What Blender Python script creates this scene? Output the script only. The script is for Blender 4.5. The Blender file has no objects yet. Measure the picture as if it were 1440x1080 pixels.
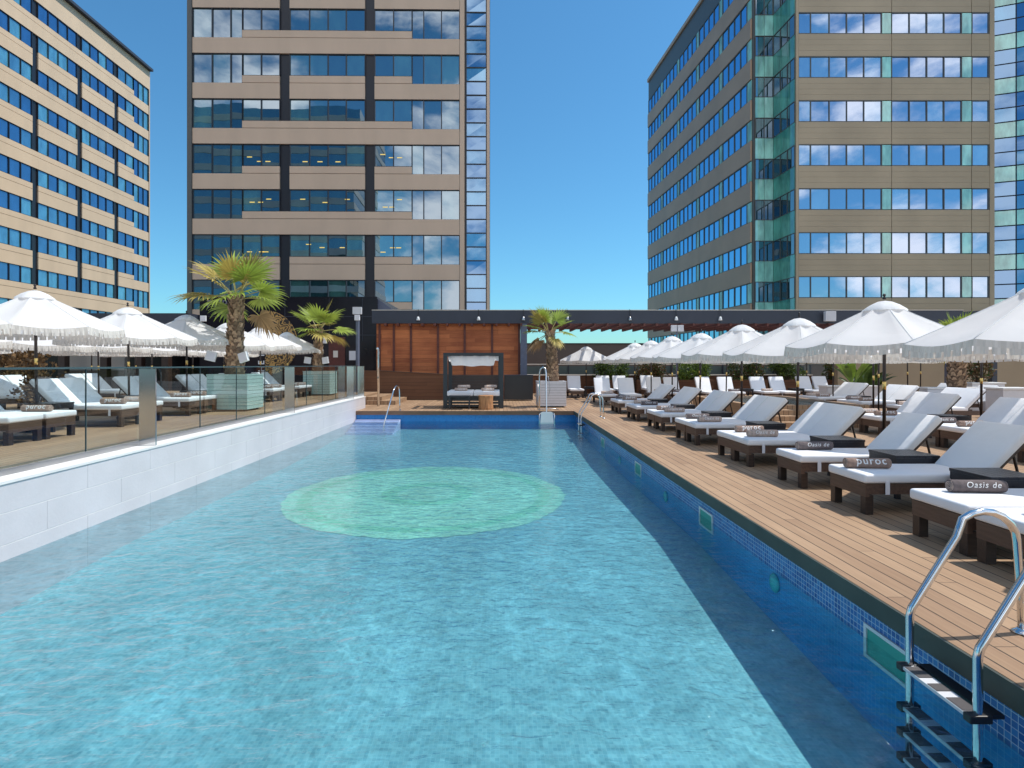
import bpy, bmesh, math, random
from mathutils import Vector, Matrix
R = math.radians
random.seed(7)
SC = bpy.context.scene
COL = SC.collection
# ------------------------------------------------------------ camera
F = 780.0; VX, VY = 702.0, 513.0
cd = bpy.data.cameras.new('camera'); cam = bpy.data.objects.new('camera', cd); COL.objects.link(cam)
cd.sensor_width = 36; cd.lens = F/1440*36
cd.shift_x = (720-VX)/1440; cd.shift_y = -(540-VY)/1440
cd.clip_start = 0.05; cd.clip_end = 4000
cam.location = (0, 0, 1.6); cam.rotation_euler = (R(90), 0, 0)
SC.camera = cam
# ------------------------------------------------------------ sky and sun
SUN_AZ, SUN_EL = 80.0, 60.0          # azimuth clockwise from +Y
SC.view_settings.view_transform = 'Standard'; SC.view_settings.look = 'None'
SC.view_settings.exposure = 0.35; SC.view_settings.gamma = 1
w = bpy.data.worlds.new('World'); SC.world = w; w.use_nodes = True
nt = w.node_tree; N = nt.nodes; L = nt.links
bg = N['Background']
sky = N.new('ShaderNodeTexSky'); sky.sky_type = 'NISHITA'; sky.sun_disc = False
sky.sun_elevation = R(SUN_EL); sky.sun_rotation = R(SUN_AZ)
sky.altitude = 0; sky.air_density = 1.15; sky.dust_density = 0.35; sky.ozone_density = 3.5
bg.inputs['Strength'].default_value = 0.15
# cumulus clouds stand in the half of the sky behind the camera (seen in the towers' windows)
tc = N.new('ShaderNodeTexCoord'); sep = N.new('ShaderNodeSeparateXYZ'); L.new(tc.outputs['Generated'], sep.inputs[0])
mp = N.new('ShaderNodeMapping'); mp.inputs['Scale'].default_value = (1, 1, 2.0); L.new(tc.outputs['Generated'], mp.inputs[0])
cn = N.new('ShaderNodeTexNoise'); cn.inputs['Scale'].default_value = 3.4; cn.inputs['Detail'].default_value = 9
cn.inputs['Roughness'].default_value = 0.58; cn.inputs['Distortion'].default_value = 0.25; L.new(mp.outputs[0], cn.inputs['Vector'])
cr = N.new('ShaderNodeMapRange'); cr.interpolation_type = 'SMOOTHSTEP'
cr.inputs['From Min'].default_value = 0.44; cr.inputs['From Max'].default_value = 0.585; L.new(cn.outputs[0], cr.inputs['Value'])
br = N.new('ShaderNodeMapRange'); br.inputs['From Min'].default_value = -0.12; br.inputs['From Max'].default_value = -0.45
L.new(sep.outputs['Y'], br.inputs['Value'])
cm = N.new('ShaderNodeMath'); cm.operation = 'MULTIPLY'; L.new(cr.outputs[0], cm.inputs[0]); L.new(br.outputs[0], cm.inputs[1])
cm2 = N.new('ShaderNodeMixRGB'); cm2.inputs['Color2'].default_value = (8.2, 8.0, 8.0, 1)
L.new(cm.outputs[0], cm2.inputs['Fac'])
deep = N.new('ShaderNodeMixRGB'); deep.blend_type = 'MULTIPLY'; deep.inputs['Fac'].default_value = 1; deep.inputs['Color2'].default_value = (.37, .70, .81, 1)
L.new(sky.outputs[0], deep.inputs['Color1']); L.new(deep.outputs[0], cm2.inputs['Color1'])
L.new(cm2.outputs[0], bg.inputs['Color'])
az, el = R(SUN_AZ), R(SUN_EL)
sdir = Vector((math.sin(az)*math.cos(el), math.cos(az)*math.cos(el), math.sin(el)))
sl = bpy.data.lights.new('sun', 'SUN'); sl.energy = 3.5; sl.angle = R(0.53); sl.color = (1, 0.955, 0.88)
so = bpy.data.objects.new('sun', sl); COL.objects.link(so)
so.rotation_euler = (-sdir).to_track_quat('-Z', 'Y').to_euler()

# ------------------------------------------------------------ materials
def mat(name, col=(.5, .5, .5), rough=.6, metal=0, var=.0, vscale=8, bump=0, bscale=40, spec=.5, rnd=0, stretch=(1, 1, 1), trans=0):
    m = bpy.data.materials.new(name); m.use_nodes = True
    t = m.node_tree; n = t.nodes; l = t.links; b = n['Principled BSDF']
    b.inputs['Roughness'].default_value = rough; b.inputs['Metallic'].default_value = metal
    b.inputs['Specular IOR Level'].default_value = spec
    b.inputs['Base Color'].default_value = (*col, 1)
    g = n.new('ShaderNodeTexCoord'); mp = n.new('ShaderNodeMapping'); mp.inputs['Scale'].default_value = stretch
    l.new(g.outputs['Object'], mp.inputs[0])
    src = None
    if var:
        no = n.new('ShaderNodeTexNoise'); no.inputs['Scale'].default_value = vscale; no.inputs['Detail'].default_value = 5
        l.new(mp.outputs[0], no.inputs['Vector'])
        mr = n.new('ShaderNodeMapRange'); mr.inputs['From Min'].default_value = .3; mr.inputs['From Max'].default_value = .7
        mr.inputs['To Min'].default_value = 1-var; mr.inputs['To Max'].default_value = 1+var
        l.new(no.outputs[0], mr.inputs['Value']); src = mr.outputs[0]
    if rnd:
        at = n.new('ShaderNodeAttribute'); at.attribute_name = 'rnd'
        mr = n.new('ShaderNodeMapRange'); mr.inputs['To Min'].default_value = 1-rnd; mr.inputs['To Max'].default_value = 1+rnd
        l.new(at.outputs['Fac'], mr.inputs['Value'])
        if src:
            mm = n.new('ShaderNodeMath'); mm.operation = 'MULTIPLY'; l.new(src, mm.inputs[0]); l.new(mr.outputs[0], mm.inputs[1]); src = mm.outputs[0]
        else: src = mr.outputs[0]
    if src:
        vm = n.new('ShaderNodeVectorMath'); vm.operation = 'SCALE'; vm.inputs[0].default_value = col
        l.new(src, vm.inputs['Scale']); l.new(vm.outputs[0], b.inputs['Base Color'])
    if bump:
        no = n.new('ShaderNodeTexNoise'); no.inputs['Scale'].default_value = bscale; no.inputs['Detail'].default_value = 4
        l.new(mp.outputs[0], no.inputs['Vector'])
        bp = n.new('ShaderNodeBump'); bp.inputs['Strength'].default_value = bump; bp.inputs['Distance'].default_value = .02
        l.new(no.outputs[0], bp.inputs['Height']); l.new(bp.outputs[0], b.inputs['Normal'])
    if trans:
        tr = n.new('ShaderNodeBsdfTranslucent'); tr.inputs[0].default_value = (*col, 1)
        mx = n.new('ShaderNodeMixShader'); mx.inputs[0].default_value = trans
        l.new(b.outputs[0], mx.inputs[1]); l.new(tr.outputs[0], mx.inputs[2]); l.new(mx.outputs[0], n['Material Output'].inputs[0])
    return m

def nodes(m):
    return m.node_tree.nodes, m.node_tree.links, m.node_tree.nodes['Principled BSDF']

def math_(n, l, op, a, b=None, c=None):
    x = n.new('ShaderNodeMath'); x.operation = op
    for i, v in enumerate((a, b, c)):
        if v is None: continue
        if isinstance(v, (int, float)): x.inputs[i].default_value = v
        else: l.new(v, x.inputs[i])
    return x.outputs[0]

def plank_mat(name, c1, c2, pitch=.14, gap=.007, axis='X', rough=.62, groove=(.03, .02, .015)):
    """boards run across `axis`; each board has its own tone and grain"""
    m = bpy.data.materials.new(name); m.use_nodes = True
    n, l, b = nodes(m); b.inputs['Roughness'].default_value = rough; b.inputs['Specular IOR Level'].default_value = .3
    g = n.new('ShaderNodeTexCoord'); s = n.new('ShaderNodeSeparateXYZ'); l.new(g.outputs['Object'], s.inputs[0])
    u = math_(n, l, 'DIVIDE', s.outputs[axis], pitch); idx = math_(n, l, 'FLOOR', u); fr = math_(n, l, 'FRACT', u)
    along = {'X': 'Y', 'Z': 'X', 'Y': 'X'}[axis]
    # butt joints, staggered from board to board
    wn = n.new('ShaderNodeTexWhiteNoise'); wn.noise_dimensions = '1D'; l.new(idx, wn.inputs['W'])
    v = math_(n, l, 'ADD', math_(n, l, 'DIVIDE', s.outputs[along], 3.2), math_(n, l, 'MULTIPLY', wn.outputs[0], 7.0))
    vi = math_(n, l, 'FLOOR', v); vf = math_(n, l, 'FRACT', v)
    w2 = n.new('ShaderNodeTexWhiteNoise'); w2.noise_dimensions = '2D'
    cb = n.new('ShaderNodeCombineXYZ'); l.new(idx, cb.inputs[0]); l.new(vi, cb.inputs[1]); l.new(cb.outputs[0], w2.inputs['Vector'])
    mp = n.new('ShaderNodeMapping'); sc = {'X': (38, 1.6, 38), 'Z': (1.6, 38, 38), 'Y': (1.6, 38, 38)}[axis]
    mp.inputs['Scale'].default_value = sc; l.new(g.outputs['Object'], mp.inputs[0])
    no = n.new('ShaderNodeTexNoise'); no.inputs['Scale'].default_value = 1; no.inputs['Detail'].default_value = 6; l.new(mp.outputs[0], no.inputs['Vector'])
    no2 = n.new('ShaderNodeTexNoise'); no2.inputs['Scale'].default_value = .9; no2.inputs['Detail'].default_value = 6; l.new(g.outputs['Object'], no2.inputs['Vector'])
    f = math_(n, l, 'ADD', math_(n, l, 'MULTIPLY', w2.outputs[0], .35), math_(n, l, 'MULTIPLY', math_(n, l, 'SUBTRACT', no.outputs[0], .3), .75))
    f = math_(n, l, 'ADD', f, math_(n, l, 'MULTIPLY', math_(n, l, 'SUBTRACT', no2.outputs[0], .5), .7))
    cl = n.new('ShaderNodeClamp'); l.new(f, cl.inputs[0])
    mx = n.new('ShaderNodeMixRGB'); mx.inputs['Color1'].default_value = (*c1, 1); mx.inputs['Color2'].default_value = (*c2, 1); l.new(cl.outputs[0], mx.inputs['Fac'])
    gg = math_(n, l, 'LESS_THAN', fr, gap/pitch); ge = math_(n, l, 'LESS_THAN', vf, .0016); gm = math_(n, l, 'MAXIMUM', gg, ge)
    m2 = n.new('ShaderNodeMixRGB'); m2.inputs['Color2'].default_value = (*groove, 1); l.new(gm, m2.inputs['Fac']); l.new(mx.outputs[0], m2.inputs['Color1'])
    l.new(m2.outputs[0], b.inputs['Base Color'])
    hh = math_(n, l, 'SUBTRACT', math_(n, l, 'MULTIPLY', no.outputs[0], .15), gm)
    bp = n.new('ShaderNodeBump'); bp.inputs['Strength'].default_value = .5; bp.inputs['Distance'].default_value = .004; l.new(hh, bp.inputs['Height']); l.new(bp.outputs[0], b.inputs['Normal'])
    return m

def mosaic_mat(name, cols, grout, pitch, axes, gw=.09, rough=.25):
    m = bpy.data.materials.new(name); m.use_nodes = True
    n, l, b = nodes(m); b.inputs['Roughness'].default_value = rough
    g = n.new('ShaderNodeTexCoord'); s = n.new('ShaderNodeSeparateXYZ'); l.new(g.outputs['Object'], s.inputs[0])
    u = math_(n, l, 'DIVIDE', s.outputs[axes[0]], pitch); v = math_(n, l, 'DIVIDE', s.outputs[axes[1]], pitch)
    cb = n.new('ShaderNodeCombineXYZ'); l.new(math_(n, l, 'FLOOR', u), cb.inputs[0]); l.new(math_(n, l, 'FLOOR', v), cb.inputs[1])
    wn = n.new('ShaderNodeTexWhiteNoise'); wn.noise_dimensions = '2D'; l.new(cb.outputs[0], wn.inputs['Vector'])
    rp = n.new('ShaderNodeValToRGB'); rp.color_ramp.interpolation = 'LINEAR'
    el_ = rp.color_ramp.elements
    el_[0].color = (*cols[0], 1); el_[1].color = (*cols[-1], 1)
    for i, c in enumerate(cols[1:-1]):
        e = el_.new((i+1)/(len(cols)-1)); e.color = (*c, 1)
    l.new(wn.outputs[0], rp.inputs[0])
    gm = math_(n, l, 'MAXIMUM', math_(n, l, 'LESS_THAN', math_(n, l, 'FRACT', u), gw), math_(n, l, 'LESS_THAN', math_(n, l, 'FRACT', v), gw))
    m2 = n.new('ShaderNodeMixRGB'); m2.inputs['Color2'].default_value = (*grout, 1); l.new(gm, m2.inputs['Fac']); l.new(rp.outputs[0], m2.inputs['Color1'])
    no2 = n.new('ShaderNodeTexNoise'); no2.inputs['Scale'].default_value = .7; no2.inputs['Detail'].default_value = 5; l.new(g.outputs['Object'], no2.inputs['Vector'])
    m3 = n.new('ShaderNodeMixRGB'); m3.blend_type = 'MULTIPLY'; m3.inputs[0].default_value = .35
    l.new(m2.outputs[0], m3.inputs[1]); l.new(no2.outputs[0], m3.inputs[2]); l.new(m3.outputs[0], b.inputs['Base Color'])
    return m

def window_mat(name, dark, light, refl=.5, lightcut=.72, tint=(.8, .88, .95)):
    """coated office glazing: dark room or lowered blind behind a reflective pane"""
    m = bpy.data.materials.new(name); m.use_nodes = True
    n, l, b = nodes(m); b.inputs['Roughness'].default_value = .35; b.inputs['Specular IOR Level'].default_value = 0
    at = n.new('ShaderNodeAttribute'); at.attribute_name = 'rnd'
    rp = n.new('ShaderNodeValToRGB'); e = rp.color_ramp.elements
    e[0].color = (*dark, 1); e[0].position = lightcut-.25; e[1].color = (*light, 1); e[1].position = lightcut+.2
    l.new(at.outputs['Fac'], rp.inputs[0])
    tc = n.new('ShaderNodeTexCoord')
    mp = n.new('ShaderNodeMapping'); mp.inputs['Scale'].default_value = (1.1, 1.1, .45); l.new(tc.outputs['Object'], mp.inputs[0])
    no = n.new('ShaderNodeTexNoise'); no.inputs['Scale'].default_value = 1.3; no.inputs['Detail'].default_value = 3; l.new(mp.outputs[0], no.inputs['Vector'])
    mr = n.new('ShaderNodeMapRange'); mr.inputs['From Min'].default_value = .35; mr.inputs['From Max'].default_value = .65; mr.inputs['To Min'].default_value = .72; mr.inputs['To Max'].default_value = 1.25
    l.new(no.outputs[0], mr.inputs['Value'])
    vm = n.new('ShaderNodeVectorMath'); vm.operation = 'SCALE'; l.new(rp.outputs[0], vm.inputs[0]); l.new(mr.outputs[0], vm.inputs['Scale'])
    l.new(vm.outputs[0], b.inputs['Base Color'])
    gl = n.new('ShaderNodeBsdfGlossy'); gl.inputs['Roughness'].default_value = .01; gl.inputs['Color'].default_value = (*tint, 1)
    # faint waviness of real float glass
    nw = n.new('ShaderNodeTexNoise'); nw.inputs['Scale'].default_value = .8; nw.inputs['Detail'].default_value = 1; l.new(tc.outputs['Object'], nw.inputs['Vector'])
    bp = n.new('ShaderNodeBump'); bp.inputs['Strength'].default_value = .07; bp.inputs['Distance'].default_value = .02
    l.new(nw.outputs[0], bp.inputs['Height']); l.new(bp.outputs[0], gl.inputs['Normal'])
    mx = n.new('ShaderNodeMixShader'); mx.inputs[0].default_value = refl
    l.new(b.outputs[0], mx.inputs[1]); l.new(gl.outputs[0], mx.inputs[2]); l.new(mx.outputs[0], n['Material Output'].inputs[0])
    return m

def schlick(n, l, f0, normal=None):
    g = n.new('ShaderNodeNewGeometry'); d = n.new('ShaderNodeVectorMath'); d.operation = 'DOT_PRODUCT'
    l.new(normal or g.outputs['Normal'], d.inputs[0]); l.new(g.outputs['Incoming'], d.inputs[1])
    c = math_(n, l, 'SUBTRACT', 1.0, math_(n, l, 'MINIMUM', math_(n, l, 'ABSOLUTE', d.outputs['Value']), 1.0))
    return math_(n, l, 'ADD', f0, math_(n, l, 'MULTIPLY', math_(n, l, 'POWER', c, 5.0), 1-f0))

def clear_glass(name, tint=(.86, .95, .93), refl=1.0):
    m = bpy.data.materials.new(name); m.use_nodes = True
    n = m.node_tree.nodes; l = m.node_tree.links; n.remove(n['Principled BSDF'])
    tr = n.new('ShaderNodeBsdfTransparent'); tr.inputs[0].default_value = (*tint, 1)
    gl = n.new('ShaderNodeBsdfGlossy'); gl.inputs['Roughness'].default_value = 0.0
    fm = math_(n, l, 'MULTIPLY', schlick(n, l, .045), refl)
    mx = n.new('ShaderNodeMixShader'); l.new(fm, mx.inputs[0]); l.new(tr.outputs[0], mx.inputs[1]); l.new(gl.outputs[0], mx.inputs[2])
    l.new(mx.outputs[0], n['Material Output'].inputs[0]); return m

def water_mat(name, tint, rip=1.0):
    m = bpy.data.materials.new(name); m.use_nodes = True
    n = m.node_tree.nodes; l = m.node_tree.links; n.remove(n['Principled BSDF'])
    tc = n.new('ShaderNodeTexCoord')
    nd = n.new('ShaderNodeTexNoise'); nd.inputs['Scale'].default_value = 2.2; nd.inputs['Detail'].default_value = 6; l.new(tc.outputs['Object'], nd.inputs['Vector'])
    va = n.new('ShaderNodeVectorMath'); va.operation = 'MULTIPLY_ADD'; va.inputs[1].default_value = (.55, .55, .55)
    l.new(nd.outputs['Color'], va.inputs[0]); l.new(tc.outputs['Object'], va.inputs[2])
    def cell(scale):
        vo = n.new('ShaderNodeTexVoronoi'); vo.feature = 'SMOOTH_F1'; vo.inputs['Smoothness'].default_value = .35
        vo.inputs['Scale'].default_value = scale; l.new(va.outputs[0], vo.inputs['Vector']); return vo.outputs['Distance']
    c1, c2, c3 = cell(6.5), cell(13), cell(27)  # soft caustic mottling, painted as brightness of the transparent tint
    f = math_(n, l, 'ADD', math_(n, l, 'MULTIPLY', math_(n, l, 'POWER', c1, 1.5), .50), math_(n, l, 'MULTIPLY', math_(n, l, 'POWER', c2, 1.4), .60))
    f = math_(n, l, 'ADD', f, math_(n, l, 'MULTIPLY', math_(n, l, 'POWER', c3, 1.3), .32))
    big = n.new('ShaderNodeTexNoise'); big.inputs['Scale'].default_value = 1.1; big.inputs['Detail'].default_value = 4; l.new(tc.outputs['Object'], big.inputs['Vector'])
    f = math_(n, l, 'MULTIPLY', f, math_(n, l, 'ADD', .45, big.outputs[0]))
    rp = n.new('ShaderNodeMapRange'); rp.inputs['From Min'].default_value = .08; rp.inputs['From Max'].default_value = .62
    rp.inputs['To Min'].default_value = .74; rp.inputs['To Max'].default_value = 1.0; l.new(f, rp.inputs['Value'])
    def web(scale, wd, src):          # thin bright caustic lines painted into the water's transmission colour
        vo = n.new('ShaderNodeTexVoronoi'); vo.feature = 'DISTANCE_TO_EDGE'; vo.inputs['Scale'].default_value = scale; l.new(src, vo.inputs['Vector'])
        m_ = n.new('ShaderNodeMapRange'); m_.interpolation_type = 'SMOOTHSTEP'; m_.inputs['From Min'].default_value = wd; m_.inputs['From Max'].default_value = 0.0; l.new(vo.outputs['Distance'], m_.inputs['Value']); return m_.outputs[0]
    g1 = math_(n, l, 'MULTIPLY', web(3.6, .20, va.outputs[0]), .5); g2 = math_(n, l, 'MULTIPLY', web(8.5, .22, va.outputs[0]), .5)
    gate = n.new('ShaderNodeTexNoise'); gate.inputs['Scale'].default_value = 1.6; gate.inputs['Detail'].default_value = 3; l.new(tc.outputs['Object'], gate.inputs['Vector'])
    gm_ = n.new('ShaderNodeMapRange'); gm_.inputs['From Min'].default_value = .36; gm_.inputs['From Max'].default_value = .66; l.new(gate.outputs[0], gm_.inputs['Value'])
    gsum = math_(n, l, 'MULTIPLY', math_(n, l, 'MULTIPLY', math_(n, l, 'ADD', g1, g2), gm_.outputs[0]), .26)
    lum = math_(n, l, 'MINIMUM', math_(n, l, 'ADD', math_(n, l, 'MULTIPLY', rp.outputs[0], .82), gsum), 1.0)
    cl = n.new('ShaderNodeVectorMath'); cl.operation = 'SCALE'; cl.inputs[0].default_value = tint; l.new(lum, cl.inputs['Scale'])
    tr = n.new('ShaderNodeBsdfTransparent'); l.new(cl.outputs[0], tr.inputs[0])
    gl = n.new('ShaderNodeBsdfGlossy'); gl.inputs['Roughness'].default_value = .03
    n1 = n.new('ShaderNodeTexNoise'); n1.inputs['Scale'].default_value = 7; n1.inputs['Detail'].default_value = 6; n1.inputs['Roughness'].default_value = .55; n1.inputs['Distortion'].default_value = .6
    mw = n.new('ShaderNodeMapping'); mw.inputs['Scale'].default_value = (.75, 1.25, 1); l.new(tc.outputs['Object'], mw.inputs[0]); l.new(mw.outputs[0], n1.inputs['Vector'])
    bp = n.new('ShaderNodeBump'); bp.inputs['Strength'].default_value = .6*rip; bp.inputs['Distance'].default_value = .06; l.new(n1.outputs[0], bp.inputs['Height'])
    l.new(bp.outputs[0], gl.inputs['Normal'])
    mx = n.new('ShaderNodeMixShader'); l.new(schlick(n, l, .02, bp.outputs[0]), mx.inputs[0]); l.new(tr.outputs[0], mx.inputs[1]); l.new(gl.outputs[0], mx.inputs[2])
    l.new(mx.outputs[0], n['Material Output'].inputs[0]); return m

M = {}
M['deck'] = plank_mat('deck_boards', (.28, .17, .10), (.50, .335, .205), .14, .010)
M['deck_dark'] = plank_mat('low_wall_boards', (.11, .05, .028), (.20, .095, .05), .16, .008, 'Z')
M['cedar'] = plank_mat('red_cedar_boards', (.26, .07, .03), (.85, .30, .11), .19, .006, 'Z')
M['fascia'] = mat('deck_edge', (.045, .055, .045), .5, var=.25, vscale=3)
M['fascia_brown'] = mat('deck_edge_brown', (.16, .085, .05), .6, var=.2, vscale=3)
M['conc'] = mat('white_wall_tile', (.58, .55, .57), .45, var=.06, vscale=1.5, bump=.1, bscale=25)
M['cap'] = mat('wall_cap_stone', (.74, .72, .70), .5, var=.05, vscale=3)
M['podium'] = mat('podium_concrete', (.3, .28, .26), .8, var=.1)
M['ground'] = mat('ground', (.12, .12, .11), .9, var=.2, vscale=.05)
M['tile_wall'] = mosaic_mat('blue_mosaic', [(.015, .10, .40), (.025, .17, .55), (.06, .27, .66), (.02, .13, .46)], (.55, .72, .88), .040, ('Y', 'Z'), .10)
M['tile_back'] = mosaic_mat('blue_mosaic_back', [(.015, .20, .56), (.02, .26, .66), (.02, .22, .60)], (.06, .36, .75), .05, ('X', 'Z'), .05)
M['tile_floor'] = mosaic_mat('turquoise_mosaic', [(.27, .55, .59), (.34, .65, .68), (.24, .51, .56), (.39, .70, .72)], (.42, .70, .72), .03, ('X', 'Y'), .08, .5)
M['disc'] = mosaic_mat('green_mosaic', [(.46, .92, .66), (.56, .97, .72), (.38, .82, .60)], (.62, .97, .8), .03, ('X', 'Y'), .08, .5)
M['disc2'] = mosaic_mat('deep_green_mosaic', [(.32, .80, .52), (.40, .86, .58)], (.5, .9, .7), .03, ('X', 'Y'), .08, .5)
M['step_tile'] = mat('white_step_tile', (.62, .66, .86), .4, var=.05)
M['step_edge'] = mat('step_nosing', (.10, .16, .45), .4)
M['tile_low'] = mosaic_mat('underwater_blue_mosaic', [(.03, .34, .74), (.04, .42, .82), (.03, .37, .78)], (.14, .58, .88), .040, ('Y', 'Z'), .08)
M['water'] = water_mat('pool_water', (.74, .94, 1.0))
M['steel'] = mat('polished_steel', (.72, .73, .74), .12, 1.0, var=.04, vscale=4)
M['steel_b'] = mat('brushed_steel', (.45, .45, .46), .28, 1.0, var=.1, vscale=2)
M['black'] = mat('black_plastic', (.012, .012, .014), .45)
M['whitepl'] = mat('white_plastic', (.75, .76, .76), .4)
M['treadw'] = mat('anti_slip_white', (.70, .70, .72), .6, bump=.5, bscale=200)
M['treadg'] = mat('anti_slip_grey', (.10, .09, .09), .8, bump=.5, bscale=200)
M['green_glass'] = mat('skimmer_inlet', (.03, .36, .28), .3)
M['lamp_lens'] = mat('lamp_lens', (.05, .55, .50), .2)
M['glass'] = clear_glass('fence_glass', (.88, .95, .95), 1.25)
M['rail'] = mat('glass_edge', (.05, .09, .10), .25, spec=.6)
M['dwood'] = mat('dark_wood', (.035, .02, .015), .42, var=.3, vscale=6, stretch=(1, 8, 8), bump=.15, bscale=30)
M['brwood'] = mat('brown_wood', (.095, .055, .038), .5, var=.25, vscale=5, stretch=(8, 1, 8), bump=.2, bscale=30)
M['cushion'] = mat('white_cushion', (.80, .80, .82), .8, var=.02, vscale=3, bump=.5, bscale=4)
M['strapw'] = mat('white_strap', (.72, .73, .78), .8)
M['table'] = mat('black_table', (.02, .02, .026), .32, var=.2, bump=.2, bscale=60, stretch=(1, 12, 1))
M['canvas'] = mat('white_canvas', (.93, .93, .93), .85, var=.015, vscale=3, bump=.5, bscale=4, trans=.45)
M['cloth'] = mat('thin_white_cloth', (.90, .90, .90), .85, trans=.65)
M['fringe'] = mat('cream_fringe', (.74, .71, .66), .9, rnd=.16, trans=.35)
M['pole'] = mat('dark_pole', (.022, .012, .010), .4)
M['brass'] = mat('brass', (.75, .55, .20), .3, 1.0)
M['towel'] = mat('brown_towel', (.30, .205, .165), .95, var=.2, vscale=30, bump=.5, bscale=260)
M['towel2'] = mat('dark_towel', (.15, .12, .12), .95, var=.2, vscale=30, bump=.5, bscale=260)
M['towel3'] = mat('pale_towel', (.50, .38, .32), .95, var=.25, vscale=30, bump=.5, bscale=260)
M['ink'] = mat('white_print', (.80, .80, .80), .9)
M['beige'] = mat('beige_panel', (.64, .48, .325), .6, var=.07, vscale=.5, stretch=(1, 1, .3))
M['beige2'] = mat('pinkish_panel', (.64, .47, .34), .45, var=.07, vscale=.5, stretch=(1, 1, .3))
M['olive'] = mat('olive_cladding', (.45, .355, .235), .5, var=.10, vscale=.3)
M['brownclad'] = mat('brown_cladding', (.56, .40, .27), .5, var=.10, vscale=.3)
M['darkm'] = mat('dark_mullion', (.015, .017, .025), .35)
M['greyfr'] = mat('grey_mullion', (.12, .12, .11), .4)
M['win_mid'] = window_mat('window_glass', (.012, .045, .045), (.07, .20, .17), .46, .72, (.62, .74, .86))
M['win_left'] = window_mat('blue_window_glass', (.013, .06, .17), (.09, .29, .36), .30, .66, (.45, .68, .95))
M['win_right'] = window_mat('mirror_window_glass', (.03, .06, .10), (.22, .40, .42), .66, .62, (.66, .76, .95))
M['win_strip'] = window_mat('deep_blue_window_glass', (.01, .05, .14), (.10, .3, .34), .42, .7, (.45, .68, 1.0))
M['win_side'] = window_mat('sky_window_glass', (.02, .08, .22), (.10, .3, .4), .78, .8, (.30, .66, 1.0))
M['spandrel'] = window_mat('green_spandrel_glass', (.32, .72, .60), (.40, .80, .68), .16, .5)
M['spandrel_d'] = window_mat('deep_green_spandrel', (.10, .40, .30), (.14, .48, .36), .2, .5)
M['blackg'] = mat('black_glossy_cladding', (.012, .009, .014), .22, spec=.3, var=.4, vscale=.5)
M['char'] = mat('charcoal_beam', (.035, .042, .062), .5, var=.08, vscale=1)
M['char2'] = mat('charcoal_metal', (.022, .027, .032), .4)
M['slate'] = mat('slate_post', (.11, .13, .19), .5, var=.1)
M['rafter'] = mat('red_brown_rafter', (.12, .035, .025), .6, var=.2)
M['greypanel'] = mat('grey_fence_panel', (.09, .13, .13), .6, var=.15, vscale=1)
M['brownwall'] = mat('taupe_wall', (.115, .092, .08), .8, var=.08, vscale=.6)
M['beigewall'] = mat('sand_wall', (.36, .29, .20), .85, var=.06, vscale=.6)
M['sill'] = mat('pale_sill', (.72, .66, .58), .7)
M['box_white'] = mat('white_slats', (.62, .61, .63), .5, var=.04)
M['box_mint'] = mat('mint_slats', (.46, .62, .58), .5, var=.04)
M['soil'] = mat('soil', (.05, .035, .025), .95, bump=.6)
M['bark'] = mat('palm_bark', (.20, .125, .08), .9, var=.45, vscale=14, bump=.8, bscale=40)
M['boot'] = mat('palm_leaf_base', (.38, .25, .155), .85, rnd=.5, var=.3, vscale=20)
M['leaf'] = mat('palm_leaf', (.30, .38, .06), .5, rnd=.45, trans=.35)
M['leaf_y'] = mat('yellow_palm_leaf', (.42, .33, .08), .6, rnd=.4, trans=.3)
M['leaf_d'] = mat('dry_palm_leaf', (.40, .26, .13), .8, rnd=.4, trans=.2)
M['petiole'] = mat('petiole', (.34, .30, .09), .5, rnd=.2)
M['hedge'] = mat('hedge_leaf', (.055, .095, .02), .5, rnd=.6, trans=.2)
M['hedge_y'] = mat('bright_leaf', (.14, .22, .03), .5, rnd=.5, trans=.3)
M['hedge_r'] = mat('brown_leaf', (.13, .075, .03), .6, rnd=.5, trans=.2)
M['twig'] = mat('twig', (.07, .045, .03), .9)
M['stump'] = mat('tree_stump_wood', (.40, .19, .08), .8, var=.6, vscale=4, stretch=(6, 6, .5), bump=.6, bscale=12)
M['gold'] = mat('gold_paint', (.42, .25, .08), .4, .3)
M['letter'] = mat('letter_white', (.78, .78, .80), .5)
M['letter_g'] = mat('letter_grey', (.16, .16, .19), .5)
M['paper'] = mat('paper', (.7, .7, .74), .8)
M['redwall'] = mat('dark_red_wall', (.11, .028, .02), .6, var=.2)
M['glow'] = mat('office_ceiling_lamp', (.8, .6, .2), .5)
gb = M['glow'].node_tree.nodes['Principled BSDF']; gb.inputs['Emission Color'].default_value = (1, .72, .15, 1); gb.inputs['Emission Strength'].default_value = .45
M['pale_block'] = mat('pale_block', (.42, .40, .37), .7, var=.1, vscale=.2)

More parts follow.
